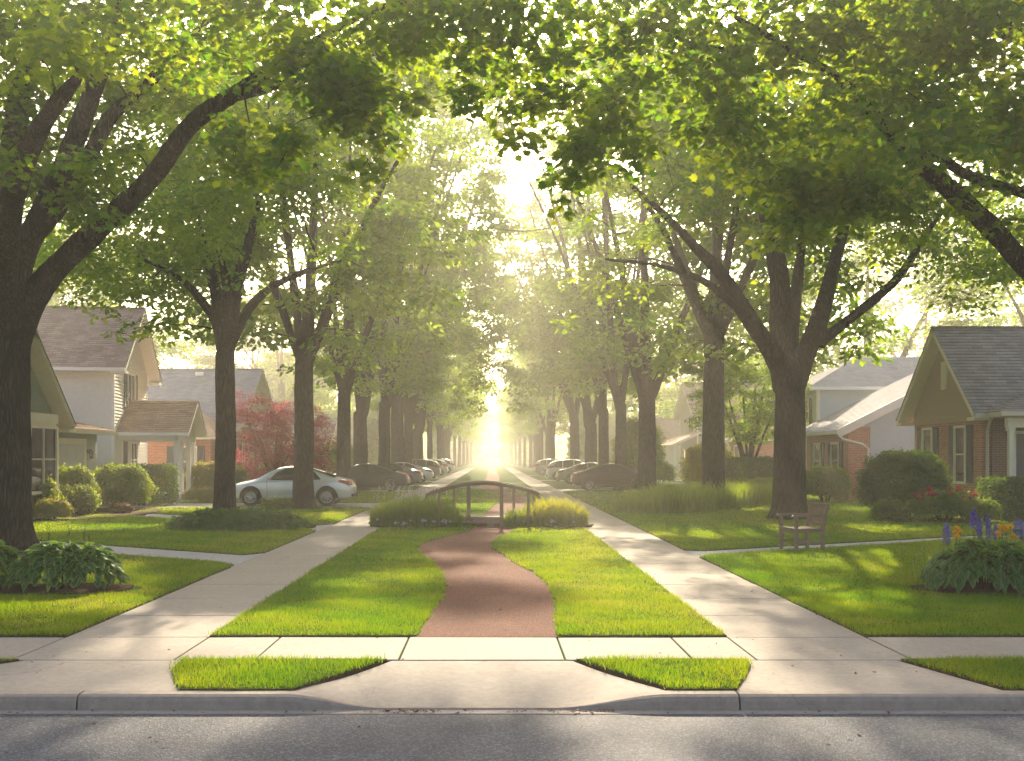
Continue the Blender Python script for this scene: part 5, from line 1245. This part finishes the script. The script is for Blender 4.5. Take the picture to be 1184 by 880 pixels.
reed_clump('tall_leafy_plant', 'tall green leafy clump with white flowers at one end of the footbridge', (-1.95, 26.15), 1.15, .75, .80, 2600, .022, M['reed'], 91, white=14, spikes=40, skirt=.28)
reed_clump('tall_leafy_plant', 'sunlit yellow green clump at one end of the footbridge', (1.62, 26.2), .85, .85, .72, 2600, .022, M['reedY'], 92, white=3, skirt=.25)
reed_clump('small_leafy_plant', 'small green plant half under the footbridge beside the yellow green clump', (.62, 25.7), .32, .3, .5, 500, .02, M['reed'], 93, skirt=.2)
reed_clump('small_leafy_plant', 'small green plant by a footbridge post beside the tall green clump', (-.85, 25.75), .35, .3, .36, 450, .02, M['reed'], 94, white=5, skirt=.2)
# long bed of tall grass on the right: a mass
rg = np.random.default_rng(95); n = 15000; X = rg.uniform(3.9, 11.3, n); Y = rg.uniform(30, 42, n)
def bed_in(X, Y):
    yc = interp(X, [3.9, 5, 7, 9, 11.3], [33.6, 33.4, 35.5, 38, 40.2]); hw = interp(X, [3.9, 4.6, 6, 9, 10.6, 11.3], [.3, 1.5, 2.2, 1.9, 1.2, .2])
    return np.abs(Y-yc) < hw*(1+.12*np.sin(X*3))
k = bed_in(X, Y); X, Y = X[k], Y[k]; V, Fc, rn = reed_arrays(rg, X, Y, interp(X, [3.9, 4.8, 6, 9, 11.3], [.55, .8, .92, .95, .8]), .03)
tag(np_obj('tall_grass', V, Fc, rn, M['reed']), kind='stuff')
k = 500; i = rg.integers(0, len(X), k); P = np.stack([X[i], Y[i], rg.uniform(.70, .98, k)], 1)
tag(leaf_obj('grass_seed_heads', P, rg.normal(size=(k, 3)), rg.normal(size=(k, 3))+np.array([0, 0, 1.5]), .035*np.ones(k), rg.uniform(0, 1, k), T_TUFT, M['reed']), kind='stuff')

# ---- hostas
def hosta(name, label, base, rx, ry, h, n, seed, mat='hosta', bl=.26, bw=.15, stalks=0, group=None):
    rg = np.random.default_rng(seed); root = empty(name, (base[0], base[1], 0)); tag(root, label, 'plant', group)
    VV, FF, EE, RN = [], [], [], []; off = 0
    rows, cols = 8, 5
    for i in range(n):
        a = rg.uniform(0, 6.28); q = math.sqrt(rg.uniform(0.0, 1)); ca, sa = math.cos(a), math.sin(a)
        L = bl*rg.uniform(.75, 1.25); wd = bw*rg.uniform(.8, 1.2); sl_ = q**1.6
        ztop = h*(.11+.89*math.sqrt(max(0, 1-.96*q*q)))*rg.uniform(.80, 1.06)
        p0 = np.array([rx*ca*q*.86, ry*sa*q*.86, ztop]); up = .55-1.0*sl_+rg.normal(0, .2); droop = rg.uniform(.6, 1.3)
        yaw = a+rg.normal(0, .40); cy_, sy_ = math.cos(yaw), math.sin(yaw); roll = rg.normal(0, .3)
        # petiole
        ang = up; pos = p0.copy(); st = L/(rows-1)
        for r_ in range(rows):
            t = r_/(rows-1); w = wd*.5*(math.sin(math.pi*min(1, (t*.93+.05))**.75))*(1 if t < .98 else .15)
            sd_ = np.array([-sy_, cy_, 0])
            for c_ in range(cols):
                u = (c_/(cols-1)-.5)*2
                fold = .22*abs(u)*w + .04*w*math.sin(t*9+i)*(abs(u) > .9)
                VV.append(pos + sd_*u*w + np.array([0, 0, fold]) + np.array([0, 0, u*w*roll])); EE.append(1.0 if abs(u) > .9 or t > .97 else 0.0)
            pos = pos + np.array([cy_*math.cos(ang), sy_*math.cos(ang), math.sin(ang)])*st; ang -= droop*st/L
        rv = np.clip(rg.normal(.5, .25), 0, 1); RN += [rv]*(rows*cols)
        for r_ in range(rows-1):
            for c_ in range(cols-1):
                o = off+r_*cols+c_; FF.append((o, o+1, o+cols+1, o+cols))
        off += rows*cols
    leaves = np_obj('leaves', np.array(VV), np.array(FF), np.array(RN), M[mat], root, smooth=True, extra=np.array(EE))
    st = MB()
    for i in range(16):
        a = i*.77; q = .3+.6*((i*37) % 10)/10; st.tube([(rx*.12*math.cos(a), ry*.12*math.sin(a), -.02), (rx*q*.5*math.cos(a), ry*q*.5*math.sin(a), h*.5), (rx*q*.8*math.cos(a), ry*q*.8*math.sin(a), h*(.7-.45*q))], [.010, .007, .004], 4)
    st.build('leaf_stalks', M['twig'], root)
    for i in range(stalks):
        x, y = rg.uniform(-.5, .6)*rx, rg.uniform(-.3, .5)*ry; hh = h+rg.uniform(.12, .32); s = MB()
        s.tube([(x, y, h*.4), (x+.01, y, hh*.8), (x+rg.uniform(-.05, .05), y, hh)], [.004, .003, .002], 4)
        for j in range(6): s.tube([(x+rg.uniform(-.02, .02), y, hh-.03*j), (x+rg.uniform(-.02, .02), y, hh-.03*j-.02)], [.007, .003], 4)
        s.build('flower_stalk', M['twig'], root)
    return root
hosta('hosta', 'big hosta mound with sunlit crown at the foot of the huge maple trunk', (-5.62, 13.55), .80, .62, .60, 620, 101, bl=.155, bw=.105, stalks=5)
hosta('hosta', 'shaded hosta right against the huge maple trunk, cut off by the frame', (-6.85, 13.75), .68, .55, .56, 420, 102, bl=.155, bw=.105)
hosta('hosta', 'big cream edged hosta mound in front of the purple and orange flowers', (6.52, 13.4), .95, .70, .60, 720, 103, bl=.165, bw=.11)
hosta('hosta', 'smaller cream edged hosta behind the big cream edged mound, cut by the frame', (7.75, 13.75), .75, .6, .56, 430, 104, bl=.165, bw=.11)
# low hosta ring round the second left tree: many plants merging into one mass
rg = np.random.default_rng(105); k = 8500; a = rg.uniform(0, 6.28, k); q = np.sqrt(rg.uniform(0.02, 1, k)); X = -6.35+1.78*q*np.cos(a); Y = 25.6+1.5*q*np.sin(a)+.25*(X+6.3)*-.3
Z = (.30*(1-q**5)+.05)*rg.uniform(.45, 1.15, k)*(1+.25*np.sin(X*7)*np.sin(Y*6)); P = np.stack([X, Y, Z], 1); out = np.stack([np.cos(a)*q, np.sin(a)*q, np.zeros(k)], 1)
ob = leaf_obj('hosta_ground_cover', P, out*.6+rg.normal(0, .35, (k, 3))+np.array([0, 0, .9]), out+rg.normal(0, .5, (k, 3))+np.array([0, 0, -.35]), .16*rg.uniform(.7, 1.2, k), rg.uniform(0, 1, k), T_LEAF, M['hostaP']); tag(ob, kind='stuff')

# ---- flowers behind the right hosta
def salvia(label, base, n, h, seed, wid=.16, grp='purple flower spikes behind the right hosta'):
    rg = np.random.default_rng(seed); root = empty('purple_flower', (base[0], base[1], 0)); tag(root, label, 'flower', grp)
    V, Fc, rn = reed_arrays(rg, rg.normal(0, wid*.7, 70), rg.normal(0, .1, 70), h*.62, .014); np_obj('foliage', V, Fc, rn, M['reed'], root)
    for i in range(n):
        x, y = rg.uniform(-wid, wid), rg.uniform(-.1, .1); hh = h*rg.uniform(.82, 1.08); tilt = rg.uniform(-.05, .05); L = rg.uniform(.16, .3)
        k = int(L*750); z = rg.uniform(hh-L, hh, k); w_ = .027*np.clip(np.sin(np.clip((hh-z)/L, 0, 1)*2.6+.12), .1, 1)*rg.uniform(.5, 1, k); aa = rg.uniform(0, 6.28, k)
        P = np.stack([x+tilt*(z/hh)+w_*np.cos(aa), y+w_*np.sin(aa), z], 1)
        o = leaf_obj('flower_spike', P, rg.normal(size=(k, 3)), rg.normal(size=(k, 3)), .030*np.ones(k), rg.uniform(0, 1, k), T_LEAF, M['purple'], root)
        s = MB(); s.tube([(x*.6, y, 0), (x, y, hh*.5), (x+tilt, y, hh)], [.004, .0035, .002], 4); s.build('stalk', M['shrubD'] if False else M['twig'], o)
salvia('full clump of purple flower spikes beside the middle orange flowers', (7.05, 14.7), 7, .94, 111)
salvia('purple spikes standing above the gap between two orange flower heads', (7.62, 14.6), 6, .82, 112, .13)
salvia('thin tall purple spikes standing apart behind the last orange flowers', (8.35, 14.8), 5, 1.05, 113, .1)
salvia('two lone purple spikes beside the single small orange flower head', (6.55, 14.8), 2, .92, 114, .06)
def marigold(label, base, h, seed, n=5, spread=.1):
    rg = np.random.default_rng(seed); root = empty('orange_flower', (base[0], base[1], 0)); tag(root, label, 'flower', 'orange flowers behind the right hosta')
    V, Fc, rn = reed_arrays(rg, rg.normal(0, spread*.8, 40), rg.normal(0, .06, 40), h*.75, .012); np_obj('foliage', V, Fc, rn, M['reed'], root)
    for i in range(n):
        x, y, z = rg.uniform(-spread, spread), rg.uniform(-.08, .08), h*rg.uniform(.78, 1.05)
        o = flower_mesh('flower_head', 60, .042*rg.uniform(.75, 1.2), M['yellow'], seed*50+i, .6, .032, root); o.location = (x, y, z)
        x0, y0 = x, y; x, y, z = 0, 0, -.01
        s = MB(); s.tube([(-x0*.5, -y0*.5, -h*.78), (0, 0, 0)], [.004, .003], 4); s.build('stalk', M['twig'], o)
marigold('single small orange flower head apart from the other orange clusters', (6.40, 14.1), .80, 121, 4, .07)
marigold('middle cluster of orange flowers under the purple spikes', (7.02, 13.95), .84, 122, 9, .12)
marigold('largest orange flower cluster, nearest the thin tall purple spikes', (7.30, 13.85), .85, 123, 9, .10)
rg = np.random.default_rng(125); root = empty('flower_foliage', (7.2, 14.4, 0)); tag(root, 'loose green stems growing among the purple and orange flowers', 'plant')
V, Fc, rn = reed_arrays(rg, rg.normal(0, .5, 700), rg.normal(0, .22, 700), .72, .014, .4); np_obj('foliage', V, Fc, rn, M['reed'], root)
# ------------------------------------------------------------------ cars
SEDAN = dict(L=4.55, w=.88, st=[ # x, z_bottom, z_belt, z_top(centre), half width at belt, half width at top
 (-2.27, .42, .62, .66, .62, .50), (-2.20, .30, .70, .86, .76, .66), (-2.0, .24, .86, 1.0, .84, .72), (-1.55, .22, .92, 1.06, .87, .70), (-1.15, .21, .93, 1.22, .88, .62),
 (-.55, .20, .93, 1.42, .88, .58), (.0, .20, .92, 1.46, .88, .58), (.45, .20, .91, 1.41, .88, .58), (.85, .20, .90, 1.24, .88, .62), (1.22, .21, .88, .99, .87, .70),
 (1.6, .22, .80, .91, .86, .70), (2.0, .25, .70, .83, .82, .64), (2.2, .32, .60, .70, .70, .55), (2.28, .42, .55, .58, .55, .45)],
 wheels=(-1.36, 1.38), roof=(-.95, 1.0), win=[[(-1.12, .97), (-.30, .96), (-.30, 1.36), (-.55, 1.35), (-.90, 1.20)], [(-.22, .96), (.72, .95), (.45, 1.22), (.18, 1.35), (-.22, 1.37)]],
 rear=((-1.62, 1.075), (-.66, 1.40)), front=((1.26, 1.0), (.50, 1.40)), tail=(.72, .92))
HATCH = dict(L=4.3, w=.88, st=[
 (-2.12, .42, .66, .72, .66, .55), (-2.06, .28, .80, 1.0, .78, .66), (-1.95, .22, .94, 1.22, .84, .62), (-1.6, .21, .97, 1.52, .88, .60), (-1.0, .21, .97, 1.62, .88, .60),
 (-.3, .20, .96, 1.66, .88, .60), (.3, .20, .95, 1.60, .88, .60), (.75, .20, .94, 1.40, .88, .63), (1.1, .21, .93, 1.10, .87, .70), (1.5, .22, .86, 1.0, .86, .70), (1.85, .25, .78, .92, .82, .64), (2.06, .32, .66, .76, .70, .55), (2.14, .42, .58, .62, .55, .45)],
 wheels=(-1.32, 1.30), roof=(-1.6, .8), win=[[(-1.62, 1.03), (-.98, 1.01), (-.98, 1.5), (-1.45, 1.44)], [(-.90, 1.01), (-.14, 1.0), (-.14, 1.55), (-.90, 1.52)], [(-.06, 1.0), (.82, .99), (.55, 1.30), (.25, 1.5), (-.06, 1.55)]],
 rear=((-2.0, 1.06), (-1.66, 1.5)), front=((1.14, 1.12), (.42, 1.54)), tail=(.78, 1.1))
def car(label, base, rz, spec, paint, group=None, name='parked_car', detail=True):
    root = empty(name, (base[0], base[1], -.003), rz); tag(root, label, 'car', group)
    S = spec['st']; mb = MB(); vs, fs = [], []
    for x, zb, zl, zt, w, wt in S:
        ring = [(0, zb), (w*.86, zb), (w*.97, zb+.10), (w, zb+(zl-zb)*.55), (w*.975, zl-.03), (w*.955, zl)]
        for t in (.35, .75): ring.append((w*.955+(wt-w*.955)*t, zl+(zt-.045-zl)*t))
        ring += [(wt, zt-.045), (wt*.72, zt-.008), (0, zt)]
        full = ring + [(-y, z) for y, z in ring[1:-1][::-1]]
        vs += [(x, y, z) for y, z in full]
    n = 2*len(ring)-2; k = len(S)
    for i in range(k-1):
        for j in range(n): fs.append((i*n+j, (i+1)*n+j, (i+1)*n+(j+1) % n, i*n+(j+1) % n))
    fs.append(tuple(range(n))); fs.append(tuple(reversed(range((k-1)*n, k*n))))
    mb.add(vs, fs); body = mb.build('body', M[paint], root, smooth=True)
    sub = body.modifiers.new('sub', 'SUBSURF'); sub.levels = 2; sub.render_levels = 2
    xs = [s[0] for s in S]
    def I(x, c): return float(np.interp(x, xs, [s[c] for s in S]))
    def ys(x, z):
        w, wt, zl, zt = I(x, 4), I(x, 5), I(x, 2), I(x, 3); t = min(1, max(0, (z-zl)/max(.02, zt-.045-zl))); return w*.955+(wt-w*.955)*t
    for sgn in (1, -1):
        for poly in spec['win']:
            g_ = MB(); P = [(x, sgn*(ys(x, z)+.012), z) for x, z in poly]; c = (sum(p[0] for p in poly)/len(poly), sum(p[1] for p in poly)/len(poly)); cc = (c[0], sgn*(ys(*c)+.014), c[1])
            g_.add(P+[cc], [(i, (i+1) % len(P), len(P)) for i in range(len(P))]); w_ = g_.build('window', M['carglass'], root)
            tr = MB(); tr.tube(P+[P[0]], .012, 5); tr.build('window_trim', M['archblack'], w_)
    for nm, ((x0, z0), (x1, z1)) in (('rear_window', spec['rear']), ('windscreen', spec['front'])):
        g_ = MB(); k = 6; V_ = []
        for i in range(k+1):
            t = i/k; x = x0+(x1-x0)*t; zt = I(x, 3)+.012+.01*math.sin(math.pi*t); wt = I(x, 5)*.97
            for u in (-1, -.7, 0, .7, 1): V_.append((x, u*wt, zt-.035*abs(u)**3))
        for i in range(k):
            for j in range(4): g_.add([], []); 
        g_.add(V_, [(i*5+j, i*5+j+1, (i+1)*5+j+1, (i+1)*5+j) for i in range(k) for j in range(4)]); g_.build(nm, M['carglass'], root, smooth=True)
    # wheels
    for wx in spec['wheels']:
        for sgn in (1, -1):
            yo = sgn*(spec['w']+.008)
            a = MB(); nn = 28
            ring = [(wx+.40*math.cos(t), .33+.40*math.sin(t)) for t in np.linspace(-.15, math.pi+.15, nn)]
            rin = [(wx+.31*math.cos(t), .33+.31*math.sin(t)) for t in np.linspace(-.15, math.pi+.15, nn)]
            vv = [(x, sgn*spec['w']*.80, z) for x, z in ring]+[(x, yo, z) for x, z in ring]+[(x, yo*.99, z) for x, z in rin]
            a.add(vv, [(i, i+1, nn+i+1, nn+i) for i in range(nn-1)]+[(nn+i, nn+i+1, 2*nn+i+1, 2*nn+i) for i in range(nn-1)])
            a.build('wheel_arch', M['archblack'], root)  # dark ring stands in for the shaded gap round the tyre
            wh = bpy.data.objects.new('wheel', None); link(wh, root); wh.location = (wx, sgn*(spec['w']-.10), .325)
            t_ = MB(); prof = [(.20, -.10), (.29, -.105), (.322, -.08), (.325, 0), (.322, .095), (.29, .122), (.215, .118), (.205, .09)]; nn = 28; vv = []
            for j in range(nn):
                t = 6.2832*j/nn; vv += [(r*math.cos(t), sgn*y, r*math.sin(t)) for r, y in prof]
            kk = len(prof); t_.add(vv, [(j*kk+i, ((j+1) % nn)*kk+i, ((j+1) % nn)*kk+(i+1) % kk, j*kk+(i+1) % kk) for j in range(nn) for i in range(kk)]); t_.build('tyre', M['tyre'], wh, smooth=True)
            r_ = MB(); r_.tube([(0, sgn*.06, 0), (0, sgn*.115, 0)], .055, 12)
            for s_ in range(10):
                t = 6.2832*s_/10; r_.bar((.04*math.cos(t), sgn*.10, .04*math.sin(t)), (.20*math.cos(t+.12), sgn*.105, .20*math.sin(t+.12)), .022, .036, (0, 1, 0))
            vv = []
            for j in range(28):
                t = 6.2832*j/28; vv += [(r*math.cos(t), sgn*y, r*math.sin(t)) for r, y in ((.19, .10), (.215, .12), (.215, .05), (.19, .05))]
            r_.add(vv, [(j*4+i, ((j+1) % 28)*4+i, ((j+1) % 28)*4+(i+1) % 4, j*4+(i+1) % 4) for j in range(28) for i in range(4)])
            r_.build('rim', M['rim'], wh)
            b = MB(); b.tube([(0, sgn*.03, 0), (0, sgn*.04, 0)], .2, 20); b.build('brake_disc', M['archblack'], wh)
    z0, z1 = spec['tail']; x0 = S[1][0]
    for sgn in (1, -1):
        l = MB(); pts = [(x0-.05, .50, z0+.02), (x0+.02, .74, z0+.02), (x0+.40, .855, z1-.05), (x0+.30, .86, z1+.02), (x0+.06, .74, z1), (x0-.01, .52, z1-.02)]
        pts = [(x, sgn*y, z) for x, y, z in pts]; ins = [(x+.12, y*.9, z) for x, y, z in pts]; k = 6
        l.add(pts+ins, [tuple(range(k))]+[(i, (i+1) % k, k+(i+1) % k, k+i) for i in range(k)]); l.build('taillight', M['taillight'], root)
        xf = S[-3][0]; zf = S[-3][2]
        l = MB(); pts = [(xf+.14, .5, zf-.08), (xf-.02, .80, zf-.08), (xf-.42, .865, zf+.02), (xf-.40, .84, zf+.09), (xf-.02, .76, zf+.05), (xf+.12, .5, zf-.01)]
        pts = [(x, sgn*y, z) for x, y, z in pts]; ins = [(x-.12, y*.9, z) for x, y, z in pts]
        l.add(pts+ins, [tuple(range(k))]+[(i, (i+1) % k, k+(i+1) % k, k+i) for i in range(k)]); l.build('headlight', M['headlight'], root)
        xm = spec['win'][-1][1][0]-.02; zm = I(xm, 2)+.06; ym = ys(xm, zm)
        mi = MB(); mi.tube([(xm, sgn*(ym-.02), zm-.02), (xm+.01, sgn*(ym+.05), zm+.01), (xm, sgn*(ym+.09), zm+.04), (xm-.01, sgn*(ym+.2), zm+.05), (xm-.01, sgn*(ym+.24), zm+.05)], [.02, .025, .07, .075, .03], 8); mi.build('wing_mirror', M[paint], root, smooth=True)
        for hx in (-.95, .05) if spec is SEDAN else (-.8, .1):
            zz = I(hx, 2)-.10; d = MB(); yy = I(hx, 4)*.985
            d.box(hx-.10, hx+.10, sgn*yy, sgn*(yy+.03), zz-.014, zz+.014); d.build('door_handle', M[paint], root)
        sm = MB()
        for sx_ in (-.26, .80) if spec is SEDAN else (-.1, .85):
            sm.bar((sx_, sgn*(spec['w']*.985), .90), (sx_-.03, sgn*(spec['w']*1.003), .34), .008, .012, (0, 1, 0))
        sm.bar((-.95, sgn*(spec['w']*.95), .235), (.95, sgn*(spec['w']*.95), .235), .05, .06); sm.build('door_seam', M['archblack'], root)
    bp = MB(); bp.box(x0-.10, x0-.02, -.62, .62, .34, .44); bp.build('bumper_strip', M['archblack'], root, bevel=.02)
    pl = MB(); pl.box(x0-.075, x0-.05, -.16, .16, .62, .72); pl.build('number_plate', M['plate'], root)
    return root
M['silver'] = m_paint("silver_paint", (0.82, 0.82, 0.81)); M['navy'] = m_paint("dark_blue_paint", (0.022, 0.026, 0.04)); M['maroon'] = m_paint("dark_maroon_paint", (0.055, 0.022, 0.026))
M['greycar'] = m_paint("grey_paint", (0.22, 0.22, 0.23)); M['whitecar'] = m_paint("white_paint", (0.72, 0.72, 0.70)); M['bluecar'] = m_paint("pale_blue_paint", (0.42, 0.46, 0.5))
PI = math.pi
car('bright silver sedan parked crosswise behind a stout trunk by the red leaved tree', (-7.28, 37.7), PI, SEDAN, 'silver')
g_l, g_r = 'cars parked on the driveways beyond the silver sedan', 'cars parked on the driveways around the maroon sedan'
car('dark blue saloon half hidden by trunks just beyond the silver sedan', (-6.55, 53.4), PI, SEDAN, 'navy', g_l)
car('grey sedan partly hidden behind the dark blue saloon', (-6.55, 64.2), PI, SEDAN, 'greycar', g_l)
car('hazy silver sedan whose tail shows past the grey sedan', (-6.2, 70.0), PI, SEDAN, 'silver', g_l)
car('hazy grey hatchback beyond the hazy silver sedan tail', (-6.3, 85.0), PI, HATCH, 'greycar', g_l)
car('hazy pale blue hatchback just behind the hazy grey one', (-6.2, 97.0), PI, HATCH, 'bluecar', g_l)
car('farthest white hatchback beyond the pale blue one, almost dissolved in glare', (-6.1, 113), PI, HATCH, 'whitecar', g_l)
car('dark maroon sedan parked behind two trunks past the tall grass bed', (6.5, 54.6), 0, SEDAN, 'maroon', g_r)
car('grey car hidden behind the dark maroon sedan', (6.6, 68.0), 0, SEDAN, 'greycar', g_r)
car('white hatchback in the glare beyond the dark maroon sedan', (6.3, 77.5), 0, HATCH, 'whitecar', g_r)
car('pale blue car nearly lost in haze beyond the white hatchback', (6.3, 99.5), 0, HATCH, 'bluecar', g_r)

# ------------------------------------------------------------------ garden bench
def bench():
    a = R(12)                                      # depth axis (front to back) turned from +X
    root = empty('garden_bench', (5.88, 19.40, 0.0), a - R(90)); tag(root, 'weathered wooden slatted garden bench with arms beside the large forked tree', 'bench')
    w, d, sh = .64, .60, .43; x0, x1 = -w/2, w/2; w_ = M['wood']
    # local x = width, local y = depth with the back at +y
    for sx in (x0+.03, x1-.03):
        m = MB(); m.bar((sx, -d/2+.03, 0), (sx, -d/2+.03, .63), .062, .062, (0, 1, 0)); m.build('leg', w_, root, bevel=.006)
        m = MB(); m.bar((sx, d/2-.03, 0), (sx, d/2-.03, .46), .062, .062, (0, 1, 0)); m.bar((sx, d/2-.03, .44), (sx, d/2+.07, .88), .058, .062, (0, 1, 0)); m.build('leg', w_, root, bevel=.006)
        m = MB(); v = []
        prof = [(-d/2-.05, .635), (-d/2-.055, .66), (-d/2-.03, .678), (-.05, .676), (d/2+.02, .672), (d/2+.02, .642), (-.05, .646), (-d/2-.0, .640)]
        for xx in (sx-.035, sx+.035): v += [(xx, y, z) for y, z in prof]
        k = len(prof); m.add(v, [tuple(range(k)), tuple(reversed(range(k, 2*k)))]+[(i, (i+1) % k, k+(i+1) % k, k+i) for i in range(k)]); m.build('armrest', w_, root, bevel=.005)
        m = MB(); m.bar((sx, -d/2+.06, .39), (sx, d/2-.06, .39), .035, .075); m.build('side_rail', w_, root); m = MB(); m.bar((sx, -d/2+.06, .17), (sx, d/2-.06, .17), .03, .05); m.build('side_rail', w_, root)
    m = MB(); n = 6
    for i in range(n):
        y = -d/2+.005+(d-.07)*i/(n-1); z = sh - .012*math.sin(math.pi*i/(n-1))
        m.box(x0-.005, x1+.005, y-.034, y+.034, z-.022, z)
    m.build('seat', w_, root, bevel=.004)
    m = MB(); m.box(x0+.06, x1-.06, -d/2+.01, -d/2+.035, .33, .405); m.build('front_rail', w_, root); m = MB(); m.box(x0+.06, x1-.06, -.015, .015, .15, .195); m.build('stretcher', w_, root)
    m = MB(); tl = lambda z: d/2-.03+(z-.44)*.227
    m.bar((x0+.06, tl(.855), .85), (x1-.06, tl(.855), .85), .03, .075, (0, -.22, 1)); m.bar((x0+.06, tl(.50), .50), (x1-.06, tl(.50), .50), .03, .055, (0, -.22, 1))
    k = 8
    for i in range(k):
        x = x0+.095+(w-.19)*i/(k-1); m.bar((x, tl(.52), .52), (x, tl(.82), .82), .036, .016, (0, 1, .2))
    m.build('backrest', w_, root, bevel=.003)
bench()

# ------------------------------------------------------------------ arched footbridge
def bridge():
    D0 = 25.75; root = empty('footbridge', (-.15, D0, 0)); tag(root, 'small brown timber footbridge with arched handrails at the end of the red path', 'bridge')
    wd = M['woodD']; xl, xr = -1.42, 1.28; dep = 1.25
    def px(x, D): return (x-CX)*D/F+.15
    def ztop(x): return 1.115 - .255*abs((x+.02)/1.36)**1.7
    m = MB(); n = 14
    for i in range(n):
        y = dep*i/n; m.box(-1.30, 1.12, y+.004, y+dep/n-.004, .215, .255)
    m.build('deck', M['deck'], root, bevel=.004)
    for y in (.02, dep-.07): m = MB(); m.box(-1.32, 1.14, y-.03, y+.05, .09, .213); m.build('beam', wd, root, bevel=.006)
    for xx, y in ((.22, .0), (.22, dep-.06), (-1.1, .0), (-1.1, dep-.06), (.98, 0), (.98, dep-.06)):
        m = MB(); m.box(xx-.17, xx+.02, y-.035, y+.06, -.1, .088); m.build('footing', wd, root)
    for y, posts in ((-.06, (px(508, 25.6), px(542, 25.6), px(580, 25.6), px(611, 25.6))), (dep+.03, (px(501.5, 27.0), px(525, 27.0), px(594, 27.0), px(617, 27.0)))):
        for i, xx in enumerate(posts):
            big = y < 0 and i in (1, 2); hw = .047 if big else .036
            m = MB(); m.box(xx-hw, xx+hw, y-.045, y+.045, -.05 if (big and i == 2) else .06, ztop(xx)-.03); m.build('post', wd, root, bevel=.006)
        m = MB(); xs = np.linspace(xl-.06, xr+.06, 25)
        for o0, o1, zz0, zz1 in ((-.065, .065, 0, .026), (-.025, .025, -.055, -.003)):
            v = []
            for x in xs:
                z = ztop(x); v += [(x, y+o0, z+zz0), (x, y+o1, z+zz0), (x, y+o1, z+zz1), (x, y+o0, z+zz1)]
            k = len(xs); m.add(v, [(i*4+j, (i+1)*4+j, (i+1)*4+(j+1) % 4, i*4+(j+1) % 4) for i in range(k-1) for j in range(4)]+[(0, 1, 2, 3), (k*4-1, k*4-2, k*4-3, k*4-4)])
        for xe, sg in ((xl-.05, 1), (xr+.05, -1)): m.bar((xe, y, ztop(xe)), (xe-sg*.02, y, ztop(xe)-.14), .05, .04, (0, 1, 0))
        m.build('handrail', wd, root)
bridge()

# ------------------------------------------------------------------ beds, litter
m = MB(); rb = random.Random(4)
def blob(cx, cy, rx, ry, z0, z1, n=34):
    m.prism([(cx+rx*math.cos(6.2832*i/n)*(1+rb.uniform(-.06, .06)), cy+ry*math.sin(6.2832*i/n)*(1+rb.uniform(-.06, .06))) for i in range(n)], z0, z1)
blob(-5.65, 13.5, .92, .55, -.02, .032); blob(6.65, 13.45, 1.08, .62, -.02, .032); blob(-6.35, 25.6, 1.85, 1.55, -.02, .034)
blob(-12.4, 31.6, 1.9, 3.6, -.02, .035); blob(12.3, 28.2, 1.75, 1.1, -.02, .034); blob(15.6, 28.5, 2.1, .85, -.02, .030); blob(-1.75, 26.2, 1.3, .85, -.02, .03); blob(1.6, 26.2, 1.0, .9, -.02, .034); blob(7.85, 13.7, .95, .55, -.02, .028)
tag(m.build('mulch', M['mulch']), kind='stuff')
rg = np.random.default_rng(77)
def chips(n, x0, x1, y0, y1, z, s, nm, mat):
    P = np.stack([rg.uniform(x0, x1, n), rg.uniform(y0, y1, n), np.full(n, z)+rg.uniform(0, .004, n)], 1)
    return P
P = np.concatenate([np.stack([rg.normal(-.62, .14, 90), rg.uniform(7.43, 7.53, 90), rg.uniform(-.104, -.097, 90)], 1), np.stack([rg.normal(.55, .25, 60), rg.uniform(7.46, 7.53, 60), rg.uniform(-.104, -.097, 60)], 1),
   np.stack([rg.uniform(-6, 6, 150), rg.uniform(7.41, 7.53, 150), np.full(150, -.102)], 1), np.stack([rg.uniform(-5, 5, 60), rg.uniform(6.0, 7.4, 60), np.full(60, -.108)], 1),
   np.stack([rg.uniform(-9, 9, 160), rg.uniform(10, 18, 160), rg.uniform(.03, .055, 160)], 1), np.stack([rg.uniform(-4.5, 4.2, 70), rg.uniform(7.9, 10.2, 70), np.full(70, .006)], 1)])
ramp_k = (P[:, 0] > -1.6) & (P[:, 0] < 1.5) & (P[:, 1] > 7.6) & (P[:, 1] < 8.86); P = P[~ramp_k]
n = len(P); ob = leaf_obj('leaf_litter', P, rg.normal(0, .35, (n, 3))+np.array([0, 0, 1]), rg.normal(size=(n, 3)), rg.uniform(.012, .04, n), rg.uniform(0, 1, n), T_LEAF, M['litter']); tag(ob, kind='stuff')

# ------------------------------------------------------------------ haze
m = MB(); m.box(-GX-20, GX+20, -80, 440, -1.3, 26)
mh = bpy.data.materials.new('haze'); mh.use_nodes = True; nt = mh.node_tree; nt.nodes.clear()
pv = nt.nodes.new('ShaderNodeVolumePrincipled'); om = nt.nodes.new('ShaderNodeOutputMaterial')
pv.inputs['Color'].default_value = HAZE_COL; pv.inputs['Density'].default_value = HAZE_DENSITY; pv.inputs['Anisotropy'].default_value = HAZE_G
nt.links.new(pv.outputs[0], om.inputs['Volume'])
tag(m.build('haze', mh), kind='stuff')
